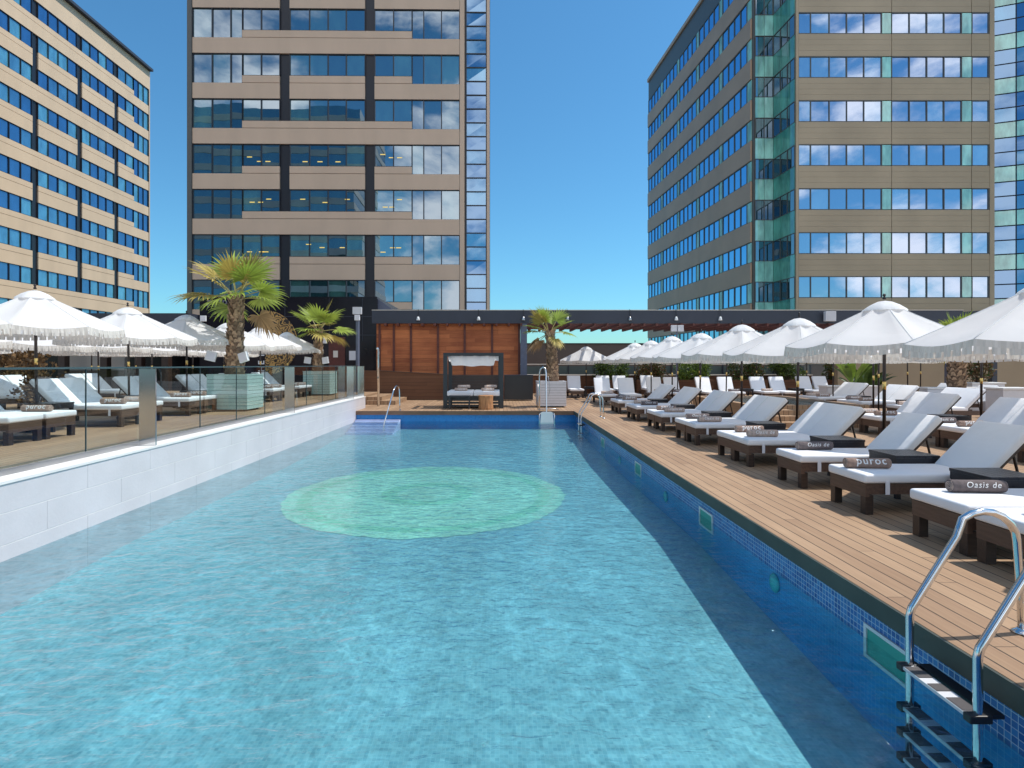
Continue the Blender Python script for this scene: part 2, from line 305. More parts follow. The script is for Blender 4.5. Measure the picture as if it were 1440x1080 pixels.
# half mandala in gold on black: rings, petals and wavy strokes of the surface's own colour
def mandala_mat():
    m = bpy.data.materials.new('gold_mandala'); m.use_nodes = True
    n, l, b = nodes(m); b.inputs['Roughness'].default_value = .4
    g = n.new('ShaderNodeTexCoord'); s = n.new('ShaderNodeSeparateXYZ'); l.new(g.outputs['Object'], s.inputs[0])
    no = n.new('ShaderNodeTexNoise'); no.inputs['Scale'].default_value = 2.6; no.inputs['Detail'].default_value = 2; l.new(g.outputs['Object'], no.inputs['Vector'])
    r = math_(n, l, 'SQRT', math_(n, l, 'ADD', math_(n, l, 'POWER', s.outputs['X'], 2), math_(n, l, 'POWER', s.outputs['Z'], 2)))
    a = math_(n, l, 'ARCTAN2', s.outputs['Z'], s.outputs['X'])
    pet = math_(n, l, 'MULTIPLY', math_(n, l, 'COSINE', math_(n, l, 'MULTIPLY', a, 16)), .9)
    wv = math_(n, l, 'SINE', math_(n, l, 'ADD', math_(n, l, 'ADD', math_(n, l, 'MULTIPLY', r, 34), math_(n, l, 'MULTIPLY', no.outputs[0], 34)), pet))
    on = math_(n, l, 'GREATER_THAN', wv, -.15)
    mx = n.new('ShaderNodeMixRGB'); mx.inputs[1].default_value = (.02, .014, .012, 1); mx.inputs[2].default_value = (.46, .27, .085, 1)
    l.new(on, mx.inputs[0]); l.new(mx.outputs[0], b.inputs['Base Color']); return m
M['mandala'] = mandala_mat()

# ------------------------------------------------------------ mesh helpers
class MB:
    def __init__(s): s.bm = bmesh.new(); s.mi = 0; s.smooth = False; s.lay = s.bm.faces.layers.float.new('rnd')
    def _fin(s, faces, rv=None):
        for f in faces:
            f.material_index = s.mi; f.smooth = s.smooth; f[s.lay] = random.random() if rv is None else rv
    def box(s, x0, x1, y0, y1, z0, z1, rv=None, mtx=None, bev=0, seg=2):
        c = [(x0,y0,z0),(x1,y0,z0),(x1,y1,z0),(x0,y1,z0),(x0,y0,z1),(x1,y0,z1),(x1,y1,z1),(x0,y1,z1)]
        vs = [s.bm.verts.new(mtx @ Vector(p) if mtx else p) for p in c]
        fs = [s.bm.faces.new([vs[i] for i in q]) for q in ((0,3,2,1),(4,5,6,7),(0,1,5,4),(1,2,6,5),(2,3,7,6),(3,0,4,7))]
        if bev:
            es = list({e for f in fs for e in f.edges})
            r = bmesh.ops.bevel(s.bm, geom=es, offset=bev, segments=seg, profile=.5, affect='EDGES')
            fs = list(set(r['faces']) | {f for f in fs if f.is_valid} | {f for v in r['verts'] for f in v.link_faces})
        s._fin(fs, rv); return s
    def face(s, pts, rv=None):
        f = s.bm.faces.new([s.bm.verts.new(p) for p in pts]); s._fin([f], rv); return s
    def tube(s, pts, r, n=10, cap=True, rv=None):
        pts = [Vector(p) for p in pts]; rs = r if isinstance(r, (list, tuple)) else [r]*len(pts)
        rings = []; up = None
        for i, p in enumerate(pts):
            d = (pts[min(i+1, len(pts)-1)]-pts[max(i-1, 0)]).normalized()
            if up is None:
                up = Vector((0, 0, 1)) if abs(d.z) < .9 else Vector((0, 1, 0))
            a = d.cross(up); a = a.normalized() if a.length > 1e-6 else Vector((1, 0, 0))
            up = a.cross(d).normalized()
            rings.append([s.bm.verts.new(p+(a*math.cos(2*math.pi*k/n)+up*math.sin(2*math.pi*k/n))*rs[i]) for k in range(n)])
        fs = []
        for i in range(len(rings)-1):
            for k in range(n):
                fs.append(s.bm.faces.new([rings[i][k], rings[i][(k+1)%n], rings[i+1][(k+1)%n], rings[i+1][k]]))
        if cap: fs.append(s.bm.faces.new(rings[0][::-1])); fs.append(s.bm.faces.new(rings[-1]))
        s._fin(fs, rv); return s
    def lathe(s, prof, n=16, c=(0, 0, 0), jit=0, rv=None):
        rings = []
        for (r, z) in prof:
            rings.append([s.bm.verts.new((c[0]+(r*(1+random.uniform(-jit, jit)))*math.cos(2*math.pi*k/n), c[1]+(r*(1+random.uniform(-jit, jit)))*math.sin(2*math.pi*k/n), c[2]+z)) for k in range(n)])
        fs = []
        for i in range(len(rings)-1):
            for k in range(n): fs.append(s.bm.faces.new([rings[i][k], rings[i][(k+1)%n], rings[i+1][(k+1)%n], rings[i+1][k]]))
        fs.append(s.bm.faces.new(rings[-1])); fs.append(s.bm.faces.new(rings[0][::-1]))
        s._fin(fs, rv); return s
    def prism(s, poly, h0, h1, axis='z', rv=None):
        """poly in the plane across axis, extruded h0..h1; y-axis polys are (x,z)"""
        def P(a, b, h): return (a, b, h) if axis == 'z' else ((a, h, b) if axis == 'y' else (h, a, b))
        A = [s.bm.verts.new(P(a, b, h0)) for a, b in poly]; B = [s.bm.verts.new(P(a, b, h1)) for a, b in poly]
        fs = [s.bm.faces.new(A[::-1]), s.bm.faces.new(B)]
        for i in range(len(A)): fs.append(s.bm.faces.new([A[i], A[(i+1)%len(A)], B[(i+1)%len(A)], B[i]]))
        s._fin(fs, rv); return s
    def build(s, name, m, parent=None, loc=None, recalc=True):
        if recalc: bmesh.ops.recalc_face_normals(s.bm, faces=s.bm.faces[:])
        me = bpy.data.meshes.new(name); s.bm.to_mesh(me); s.bm.free()
        for mm in (m if isinstance(m, (list, tuple)) else [m]): me.materials.append(mm)
        o = bpy.data.objects.new(name, me); COL.objects.link(o)
        if parent: o.parent = parent
        if loc: o.location = loc
        return o

def tag(o, label, cat, group=None):
    o['label'] = label; o['category'] = cat
    if group: o['group'] = group
    return o
def thing(name, label, cat, loc=(0, 0, 0), rz=0, group=None):
    o = bpy.data.objects.new(name, None); COL.objects.link(o); o.empty_display_size = .2
    o.location = loc; o.rotation_euler = (0, 0, rz); return tag(o, label, cat, group)
def struct(o): o['kind'] = 'structure'; return o
KIDS = {}
def children(o): return [c for c in COL.objects if c.parent == o]
def dup(root, loc, rz, label, group=None):
    r = root.copy(); COL.objects.link(r); r.location = loc; r.rotation_euler = (0, 0, rz); r['label'] = label
    if group: r['group'] = group
    if root.name not in KIDS: KIDS[root.name] = [(c, children(c)) for c in children(root)]
    for ch, gs in KIDS[root.name]:
        c = ch.copy(); COL.objects.link(c); c.parent = r
        for g in gs:
            d = g.copy(); COL.objects.link(d); d.parent = c
    return r
def text_mesh(txt, size, ext=.004, shear=0, sp=1.0, bold=0):
    cu = bpy.data.curves.new('txt', 'FONT'); cu.body = txt; cu.size = size; cu.extrude = ext; cu.shear = shear
    cu.space_character = sp; cu.align_x = 'CENTER'; cu.align_y = 'CENTER'; cu.resolution_u = 3; cu.offset = bold
    o = bpy.data.objects.new('txt', cu); COL.objects.link(o)
    dg = bpy.context.evaluated_depsgraph_get(); dg.update()
    me = bpy.data.meshes.new_from_object(o.evaluated_get(dg)); bpy.data.objects.remove(o); return me
def sign_text(name, txt, size, m, loc, rot=(R(90), 0, 0), parent=None, **k):
    me = text_mesh(txt, size, **k); me.materials.append(m)
    o = bpy.data.objects.new(name, me); COL.objects.link(o); o.location = loc; o.rotation_euler = rot
    if parent: o.parent = parent
    return o
ORD = ['first', 'second', 'third', 'fourth', 'fifth', 'sixth', 'seventh', 'eighth', 'ninth', 'tenth', 'eleventh', 'twelfth', 'thirteenth', 'fourteenth', 'fifteenth', 'sixteenth', 'seventeenth', 'eighteenth']

# ------------------------------------------------------------ ground, deck, pool
LZ = .38                       # level of the raised left deck
WZ = -.37                      # water level
XR, XL, YB, YF = 2.66, -4.97, 19.2, 1.3
b = MB(); b.face([(-1500, -1500, -12), (1500, -1500, -12), (1500, 1500, -12), (-1500, 1500, -12)]); struct(b.build('ground', M['ground']))
b = MB(); b.box(-45, 45, -9, 36, -11.99, -1.6); struct(b.build('podium', M['podium']))
b = MB()
b.box(2.60, 44, -8, 35, -.12, 0)
struct(b.build('pool_deck', M['deck']))
b = MB(); b.box(-5.6, 2.598, YB+.02, 35, -.12, 0); struct(b.build('back_deck', M['deck']))
b = MB(); b.box(-5.6, 2.598, -8, YF, -.12, 0); struct(b.build('near_deck', M['deck']))
b = MB(); b.box(-44, -5.42, -8, 26, -.12, LZ); struct(b.build('raised_deck', M['deck']))
b = MB(); b.box(2.58, 2.598, YF, YB+.02, -.135, -.002); struct(b.build('deck_edge', M['fascia']))
b = MB(); b.mi = 0; b.box(-4.95, 2.58, YB, YB+.018, -.135, -.002); struct(b.build('back_deck_edge', M['fascia_brown']))
# pool basin
b = MB(); ny = 40; prev = None
def floor_z(y): return WZ-.42-.30*max(0, min(1, (7.4-y)/5.5))+.16*max(0, min(1, (y-13.2)/5.5))
for i in range(ny):
    y0 = YF+(YB+.1-YF)*i/ny; y1 = YF+(YB+.1-YF)*(i+1)/ny
    b.face([(XL-.05, y0, floor_z(y0)), (XR+.05, y0, floor_z(y0)), (XR+.05, y1, floor_z(y1)), (XL-.05, y1, floor_z(y1))], rv=.5)
struct(b.build('pool_floor', M['tile_floor']))
b = MB(); b.box(XR, XR+.12, YF-.1, YB+.2, WZ-.02, -.121); struct(b.build('pool_side_wall', M['tile_wall']))
b = MB(); b.box(XR, XR+.12, YF-.1, YB+.2, -1.55, WZ-.0205); struct(b.build('pool_side_wall', M['tile_low']))
b = MB(); b.box(XL-.1, XR-.001, YB+.1, YB+.2, -1.55, -.121); struct(b.build('pool_end_wall', M['tile_back']))
b = MB(); b.box(XL-.1, XR-.001, YF-.2, YF-.05, -1.55, -.121); struct(b.build('pool_near_wall', M['tile_back']))
# water surface
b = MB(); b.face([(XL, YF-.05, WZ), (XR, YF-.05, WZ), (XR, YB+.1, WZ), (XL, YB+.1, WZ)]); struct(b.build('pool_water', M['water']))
# green disc laid in the pool floor
b = MB(); cx, cy, rr = -1.33, 10.3, 2.52
jr = [random.uniform(-.022, .022)+.03*math.sin(i*.41)*math.sin(i*.13) for i in range(180)]
def disc(b, r0, r1, z, n=180):
    J = lambda r, k: r+(jr[k % n] if r > rr-.01 else .5*jr[(k*3+int(r*40)) % n] if r > .1 else 0)
    for k in range(n):
        a0, a1 = 2*math.pi*k/n, 2*math.pi*(k+1)/n
        P = lambda r, a: (cx+r*math.cos(a), cy+1.06*r*math.sin(a), floor_z(cy+1.06*r*math.sin(a))+z)
        if r0 == 0: b.face([P(0, 0), P(J(r1, k), a0), P(J(r1, k+1), a1)], rv=.5)
        else: b.face([P(J(r0, k), a0), P(J(r1, k), a0), P(J(r1, k+1), a1), P(J(r0, k+1), a1)], rv=.5)
b.mi = 0; disc(b, 0, .55, .005); disc(b, .85, 2.05, .005); disc(b, 2.27, rr, .005); b.mi = 1; disc(b, 2.05, 2.27, .005); disc(b, .55, .85, .005)
tag(b.build('floor_disc', [M['disc'], M['disc2']]), 'round green mosaic disc set in the pool floor', 'mosaic')
# raised white wall on the left of the pool
b = MB()
zs = [-1.5, -.214, .107, .40]
for i in range(3):
    ya = YF-3-(.6 if i == 1 else 0)
    while ya < 20.6:
        yb_ = min(ya+1.2, 20.6); b.box(-5.40, XL, ya+.002, yb_-.002, zs[i]+(.005 if i else 0), zs[i+1]-.005, rv=.5); ya += 1.2
wl = thing('pool_wall', 'long white tiled wall along the left side of the pool', 'wall', (0, 0, 0))
b.build('panel', M['conc'], wl)
b = MB(); b.box(-5.38, XL-.003, YF-3, 20.59, -1.5, .40, rv=.5); b.build('joint', M['cap'], wl)
b = MB(); b.box(-5.41, XL+.012, YF-3, 20.612, .402, .43, rv=.5); b.build('coping', M['cap'], wl)

# white steps in the far left corner of the pool
st = thing('pool_steps', 'white tiled steps going down into the water at the far left pool corner', 'steps')
for i in range(5):
    y1 = YB+.09-i*.30; zt = -.30-.07*i
    b = MB(); b.box(-4.95, -3.42, y1-.30, y1-.002, floor_z(12), zt, bev=.012, seg=2)
    o = b.build('step', M['step_tile'], st)
    b = MB(); b.box(-4.94, -3.43, y1-.302, y1-.28, zt+.001, zt+.006); b.build('nosing', M['step_edge'], o)

# deck surrounds: skimmers and pool lights on the right wall
for i, (y, s_) in enumerate([(3.80, 'nearest the ladder'), (7.12, 'second from the near ladder'), (10.6, 'third from the near ladder'), (14.2, 'closest to the far ladder')]):
    t = thing('skimmer', 'white framed skimmer opening at the waterline, '+s_, 'skimmer', (XR, y, WZ-.02), 0, 'skimmers along the right pool wall')
    b = MB(); W_, H_ = .23, .12
    for (ya, yb_, za, zb) in ((-W_, W_, H_-.025, H_), (-W_, W_, -H_, -H_+.025), (-W_, -W_+.028, -H_+.025, H_-.025), (W_-.028, W_, -H_+.025, H_-.025)):
        b.box(-.014, .0, ya, yb_, za, zb)
    b.build('frame', M['whitepl'], t)
    b = MB(); b.box(-.004, .001, -W_+.028, W_-.028, -H_+.025, H_-.025); b.build('opening', M['green_glass'], t)
for i, (y, s_) in enumerate([(5.34, 'nearest the camera'), (8.83, 'second from the camera'), (12.2, 'farthest from the camera')]):
    b = MB(); b.smooth = True
    bmp = [(0.085, 0), (.09, .01), (.085, .02), (.06, .032), (.02, .038)]
    b.lathe(bmp, 24)
    o = b.build('pool_light', M['lamp_lens']); o.location = (XR, y, -.50); o.rotation_euler = (0, R(-90), 0)
    tag(o, 'round turquoise underwater light in the right pool wall, '+s_, 'pool light', 'pool lights')

# ------------------------------------------------------------ pool ladders
def make_ladder(loc, label):
    t = thing('pool_ladder', label, 'pool ladder', loc, 0, 'steel ladders on the right pool edge')
    for y in (0, .47):
        b = MB(); b.smooth = True
        P = [(2.45, y, -.95), (2.45, y, -.40), (2.45, y, .10), (2.462, y, .15), (2.50, y, .21), (2.62, y, .40), (2.73, y, .575)]
        for k in range(1, 9):
            a = R(150-k*150/8); P.append((2.895+.195*math.cos(a)+.0, y, .545+.18*math.sin(a)))
        P += [(3.10, y, .42), (3.115, y, .2), (3.12, y, .004)]
        P = [(x-2.45, yy, z) for x, yy, z in P]
        b.tube(P, .0215, 16); b.build('handrail', M['steel'], t)
        b = MB(); b.smooth = True; b.lathe([(.052, .002), (.052, .010), (.03, .022), (.024, .03)], 20, (.67, y, 0)); b.build('flange', M['steel'], t)
    for k, z in enumerate((-.19, -.43, -.58, -.73)):
        b = MB(); b.box(-.055, .035, .02, .45, z-.018, z, rv=.5); tr = b.build('tread', M['treadw'], t)
        b = MB()
        for (ya, yb_) in ((.03, .14), (.20, .27), (.33, .44)): b.box(-.050, .030, ya, yb_, z+.0005, z+.004)
        b.build('grip_strip', M['treadg'], tr)
        b = MB()
        for ya in (-.03, .45):
            b = MB(); b.box(-.062, .055, ya, ya+.05, z-.035, z+.008, bev=.006); b.build('bracket', M['black'], t)
        if k == 0:
            b = MB(); b.box(.055, .13, -.01, .48, z-.02, z+.001); b.build('back_plate', M['black'], t)
    return t
lad = make_ladder((2.45, 2.84, 0), 'polished steel ladder with white and black treads nearest the camera')
dup(lad, (2.45, 16.55, 0), 0, 'polished steel ladder at the far right pool corner')

# handrail over the far left steps
b = MB(); b.smooth = True
b.tube([(-3.76, 17.9, -.75), (-3.72, 17.95, -.3), (-3.62, 18.4, .35), (-3.56, 18.7, .74), (-3.53, 18.85, .85), (-3.50, 19.0, .88), (-3.47, 19.15, .84), (-3.46, 19.25, .70), (-3.46, 19.3, .3), (-3.46, 19.35, .0)], .022, 12)
t = thing('steps_handrail', 'steel handrail bent over the white pool steps', 'handrail'); b.build('rail', M['steel'], t)
b = MB(); b.lathe([(.05, .002), (.05, .01), (.03, .02)], 16, (-3.46, 19.35, 0)); b.build('flange', M['steel'], t)
# outdoor shower post
t = thing('shower_post', 'tall steel shower post on the deck by the timber steps', 'shower', (-4.66, 21.4, 0))
b = MB(); b.smooth = True; b.tube([(0, 0, 0), (0, 0, 2.12), (-.01, -.02, 2.2), (-.04, -.08, 2.24)], .045, 12); b.build('post', M['steel'], t)
b = MB(); b.tube([(0, -.05, 1.1), (0, -.09, 1.1)], .03, 12); b.build('tap', M['steel'], t)
# pool lift
t = thing('pool_lift', 'white pool lift with a seat board hanging over the far pool edge', 'pool lift', (0, 0, 0))
b = MB(); b.smooth = True
b.tube([(1.42, 19.55, 0), (1.42, 19.55, 1.3), (1.46, 19.52, 1.46), (1.54, 19.5, 1.52), (1.62, 19.45, 1.46), (1.64, 19.4, 1.3), (1.64, 19.2, .0), (1.64, 19.12, -.25)], .028, 10); b.build('mast', M['steel'], t)
b = MB(); b.smooth = True; b.tube([(1.36, 19.5, .9), (1.36, 19.5, .02)], .016, 8); b.tube([(1.36, 19.3, .05), (1.95, 19.6, .05), (2.1, 19.6, .02)], .016, 8); b.tube([(1.7, 19.35, 1.2), (1.78, 19.4, .8), (1.72, 19.35, .5)], .010, 6); b.build('brace', M['steel_b'], t)
b = MB(); b.prism([(1.40, -.42), (1.86, -.42), (1.83, -.04), (1.78, -.01), (1.48, -.01), (1.43, -.04)], 18.92, 18.98, 'y'); b.build('seat', M['whitepl'], t)
b = MB(); b.smooth = True
for s_ in (1.37, 1.89): b.tube([(s_, 18.94, -.5), (s_, 18.94, -.12), (s_+(1.63-s_)*.2, 19.05, -.03)], .018, 8)
b.build('armrest', M['steel'], t)

# ------------------------------------------------------------ glass fence on the left wall
FX = -5.25
fe = thing('glass_fence', 'frameless glass fence with steel posts on top of the white pool wall', 'fence')
b = MB(); b.box(FX-.03, FX+.03, YF-2, 20.5, .432, .492); b.build('base_channel', M['steel_b'], fe)
b = MB(); b.box(FX-.022, FX+.022, YF-2, 20.55, 1.548, 1.572); b.build('top_rail', M['rail'], fe)
y = 20.5; k = 0
while y > 0:
    b = MB(); b.box(FX-.006, FX+.006, y-1.335, y-.01, .50, 1.545); o = b.build('glass_pane', M['glass'], fe)
    b = MB(); b.box(FX-.008, FX+.008, y-.010, y-.002, .50, 1.545); b.build('pane_edge', M['rail'], fe)
    y -= 1.345
for y in (8.05, 13.5, 19.0, 20.45):
    b = MB(); b.box(-5.22, -4.98, y-.012, y+.012, .434, 1.545); b.build('post', M['steel'], fe)

# ------------------------------------------------------------ sun loungers
def make_lounger(name, cat, angle):
    t = thing(name, '', cat, (0, 0, 0), 0, '')
    b = MB()
    b.box(0, .045, -.31, .31, .19, .33); b.box(.045, 1.95, -.31, -.275, .22, .33); b.box(.045, 1.95, .275, .31, .22, .33)
    for k in range(12): b.box(.12+k*.1, .17+k*.1, -.275, .275, .30, .325)
    b.build('frame', M['brwood'], t)
    for (x, y) in ((.0, -.31), (.0, .22), (1.80, -.31), (1.80, .22)):
        b = MB(); b.box(x+.002, x+.088, y+.002, y+.088, 0, .21 if x < 1 else .22, bev=.004); b.build('leg', M['dwood'], t)
    b = MB(); b.smooth = True; b.box(-.02, 1.34, -.33, .33, .335, .435, bev=.028, seg=3); b.build('seat_cushion', M['cushion'], t)
    mt = Matrix.Translation((1.30, 0, .36)) @ Matrix.Rotation(-angle, 4, 'Y')
    b = MB(); b.smooth = True; b.box(0, .74, -.33, .33, .0, .10, mtx=mt, bev=.028, seg=3); b.build('backrest', M['cushion'], t)
    b = MB(); b.box(0.02, .74, -.30, .30, -.035, -.003, mtx=mt)
    b.tube([mt @ Vector((.5, -.2, -.03)), (1.78, -.2, .26)], .014, 8); b.tube([mt @ Vector((.5, .2, -.03)), (1.78, .2, .26)], .014, 8)
    b.build('back_frame', M['dwood'], t)
    for ya in (-.334, .329):
        b = MB(); b.box(.20, .245, ya, ya+.005, .22, .36); b.build('strap', M['strapw'], t)
    return t
LG = make_lounger('sun_lounger', 'sun lounger', R(45))
LG2 = make_lounger('sun_lounger', 'sun lounger', R(62))
used = {}
def lounger(src, x, y, z, rz, label, group):
    if src.name not in used:
        used[src.name] = 1; src.location = (x, y, z); src.rotation_euler = (0, 0, rz); src['label'] = label; src['group'] = group
        KIDS[src.name] = [(c, children(c)) for c in children(src)]
        return src
    return dup(src, (x, y, z), rz, label, group)

# towels -------------------------------------------------------------
def wrap_text(txt, size, rad, shear=0, off=0, bold=0, sp=1.0):
    me = text_mesh(txt, size, .0, shear, sp, bold)
    bm = bmesh.new(); bm.from_mesh(me); bmesh.ops.triangulate(bm, faces=bm.faces[:])
    bmesh.ops.subdivide_edges(bm, edges=[e for e in bm.edges if e.calc_length() > .02], cuts=1)
    for v in bm.verts:
        a = (v.co.y+off)/rad + R(25); rr_ = rad+.0022
        v.co = Vector((v.co.x, -rr_*math.cos(a), rr_*math.sin(a)+rad))
    bm.to_mesh(me); bm.free(); return me
def make_towel(kind):
    t = thing('rolled_towel', '', 'towel', (0, 0, 0), 0, '')
    rad = .058; b = MB(); b.smooth = True; Lh = .235
    n = 20; rings = []
    for i, x in enumerate((-Lh, -Lh+.006, -.1, .0, .1, Lh-.006, Lh)):
        k = .94 if i in (0, 6) else 1+.02*math.sin(i*2.1)
        rings.append([b.bm.verts.new((x, -rad*k*math.cos(2*math.pi*j/n), rad+rad*k*.97*math.sin(2*math.pi*j/n))) for j in range(n)])
    fs = []
    for i in range(6):
        for j in range(n): fs.append(b.bm.faces.new([rings[i][j], rings[i][(j+1)%n], rings[i+1][(j+1)%n], rings[i+1][j]]))
    fs.append(b.bm.faces.new(rings[0][::-1])); fs.append(b.bm.faces.new(rings[-1])); b._fin(fs)
    b.build('roll', [M['towel'], M['towel2'], M['towel3'], M['towel']][kind], t)
    # spiral edge on both ends
    for sx in (-1, 1):
        P = [(sx*(Lh+.001), -(.008+.043*q/40)*math.cos(q*.5), rad+(.008+.043*q/40)*math.sin(q*.5)) for q in range(41)]
        b = MB(); b.tube(P, .0035, 5); b.build('rolled_edge', M['towel3'], t)
    if kind in (0, 3):
        me = wrap_text('puroc', .118, rad, 0, .008, .0016, 1.18); me.materials.append(M['ink'])
    else:
        me = wrap_text('Oasis de', .075, rad, .35, -.005, .0003, 1.15); me.materials.append(M['ink'])
    o = bpy.data.objects.new('lettering', me); COL.objects.link(o); o.parent = t
    o.location = (.02, 0, 0)
    return t
TW = [make_towel(k) for k in range(3)]
def towel(kind, x, y, z, rz, label, group):
    s = TW[kind]
    if s.name not in used:
        used[s.name] = 1; s.location = (x, y, z); s.rotation_euler = (0, 0, rz); s['label'] = label; s['group'] = group
        KIDS[s.name] = [(c, children(c)) for c in children(s)]; return s
    return dup(s, (x, y, z), rz, label, group)

# side tables ----------------------------------------------------------
def make_table():
    t = thing('side_table', '', 'side table', (0, 0, 0), 0, '')
    b = MB()
    for k in range(6): b.box(-.26+k*.0875, -.26+k*.0875+.083, -.25, .25, .49, .52, rv=.5)
    b.build('top', M['table'], t)
    b = MB(); b.box(-.255, .255, -.245, -.225, .41, .488); b.box(-.255, .255, .225, .245, .41, .488); b.box(-.255, -.235, -.224, .224, .41, .488); b.box(.235, .255, -.224, .224, .41, .488)
    b.build('apron', M['table'], t)
    for (x, y) in ((-.25, -.24), (.2, -.24), (-.25, .19), (.2, .19)):
        b = MB(); b.box(x, x+.05, y, y+.05, 0, .409); b.build('leg', M['table'], t)
    return t
TB = make_table()
def table(x, y, z, label, group):
    if 'tb' not in used:
        used['tb'] = 1; TB.location = (x, y, z); TB['label'] = label; TB['group'] = group; KIDS[TB.name] = [(c, children(c)) for c in children(TB)]; return TB
    return dup(TB, (x, y, z), 0, label, group)

# right front row, along the pool edge
g1 = 'white loungers in the row along the right pool edge'
ys = [(3.55, 4.20), (4.92, 0), (6.22, 0), (7.47, 0), (8.95, 9.57), (11.3, 11.92), (13.65, 14.27), (16.0, 16.62), (18.4, 19.02)]
flat = [4.22, 4.93, 6.22, 7.47, 8.98, 9.58, 11.3, 11.95, 13.62, 14.27, 16.0, 16.65, 18.4, 19.05]
kinds = [2, 1, 0, 1, 2, 0, 2, 1, 2, 0, 1, 2, 0, 1]
kn = {0: 'brown rolled towel with bold white letters', 1: 'dark brown rolled towel with white script', 2: 'pale brown rolled towel with white script'}
for i, y in enumerate(flat):
    lb = 'white cushioned lounger nearest the camera, cut by the right picture edge' if i == 0 else '%s lounger from the camera in the row along the right pool edge' % ORD[i]
    lounger(LG, 3.90, y, 0, random.uniform(-.012, .012), lb, g1)
    tx = {0: 4.35, 1: 4.36, 2: 4.15, 3: 4.32}.get(i, 4.28+random.uniform(-.06, .06)); ty = y+{0: .06, 1: .14, 2: .04, 3: .14}.get(i, .02)
    towel(kinds[i], tx, ty, .434, random.uniform(-.07, .05)-(.03 if i == 2 else 0), '%s, %s lounger of the pool edge row' % (kn[kinds[i]], ORD[i]), 'rolled towels on the right front loungers')
for i, (x, y) in enumerate([(4.98, 5.57), (4.98, 6.84), (5.0, 8.22), (5.0, 10.42), (5.0, 12.78), (5.0, 15.1), (5.0, 17.5)]):
    table(x, y, 0, 'black slatted side table, %s from the camera in the right front row' % ORD[i], 'black side tables in the right front row')
# right second row
g2 = 'white loungers in the second row right of the pool'
for i, (x, y) in enumerate([(8.55, 8.2), (8.55, 8.85), (8.55, 10.45), (8.55, 11.1), (8.55, 12.75), (8.55, 13.4)]):
    lounger(LG, x, y, 0, random.uniform(-.015, .015), '%s lounger from the camera in the second row behind the right front loungers' % ORD[i], g2)
    towel([0, 2, 0, 1, 0, 2][i], x+.33, y, .434, random.uniform(-.05, .05), '%s, %s lounger of the second right row' % (kn[[0, 2, 0, 1, 0, 2][i]], ORD[i]), 'rolled towels on the second row')
for i, (x, y) in enumerate([(9.65, 9.65), (9.65, 11.92)]):
    table(x, y, 0, 'black side table in the second right row, %s from the camera' % ORD[i], 'black side tables in the second right row')
# third group, behind the plunge pool
g3 = 'white loungers to the right of the small raised pool'
for i, (x, y) in enumerate([(11.5, 15.5), (11.5, 16.15), (11.5, 17.9), (11.5, 18.55), (11.5, 20.3), (11.5, 20.95), (14.3, 18.2), (14.3, 19.8), (12.0, 12.9)]):
    lb = ['lounger with its foot toward the small raised pool, nearest of its row', 'second nearest lounger of the row right of the small raised pool', 'third nearest lounger of the row right of the small raised pool', 'fourth nearest lounger of the row right of the small raised pool', 'second farthest lounger of the row right of the small raised pool', 'farthest lounger of the row right of the small raised pool', 'lone lounger in front of the white sofa, nearer one', 'lone lounger in front of the white sofa, farther one', 'lounger standing by itself at the right picture edge behind the second row'][i]
    lounger(LG, x, y, 0, random.uniform(-.02, .02), lb, g3)
    if i < 6: towel(random.choice([0, 1, 2]), x+.35, y, .434, 0, 'rolled towel on the %s lounger of the row right of the small raised pool' % ORD[i], 'rolled towels right of the small raised pool')
for i, (x, y) in enumerate([(12.6, 17.03), (12.6, 19.42)]):
    table(x, y, 0, 'black side table right of the small raised pool, %s' % ['nearer one', 'farther one'][i], 'black side tables by the small pool')
# loungers facing the camera at the back
g4 = 'white loungers at the back with their feet toward the camera'
fl = [(3.75, 26.6, 'beside the white palm planter'), (5.25, 26.6, 'second from the white palm planter'), (6.05, 26.6, 'third from the white palm planter, in the back line'),
      (4.35, 21.9, 'in front of the back line, left of a pair'), (5.30, 21.9, 'in front of the back line, right of a pair'), (6.9, 23.4, 'left of the middle pair'), (7.7, 23.4, 'right of the middle pair'),
      (9.3, 23.8, 'behind the small raised pool, leftmost'), (10.25, 23.8, 'behind the small raised pool, second from left'), (11.9, 24.2, 'behind the small raised pool, third from left'), (12.8, 24.2, 'behind the small raised pool, rightmost'),
      (7.6, 27.2, 'in the back line below the hedge'), (14.6, 25.2, 'right of the hedges, left of a pair'), (15.4, 25.2, 'right of the hedges, right of a pair')]
for i, (x, y, s_) in enumerate(fl):
    lounger(LG2, x, y, 0, R(90)+random.uniform(-.03, .03), 'upright lounger facing the camera, '+s_, g4)
    if i in (3, 5, 6, 8, 9): towel(2 if i % 2 else 1, x, y+.45, .434, 0, 'rolled towel on the upright lounger '+s_, 'rolled towels on the back loungers')
for i, (x, y) in enumerate([(4.5, 27.6), (8.45, 24.7), (11.1, 25.0), (13.7, 25.6)]):
    table(x, y, 0, 'black side table between the upright back loungers, %s from the left' % ORD[i], 'black side tables at the back')
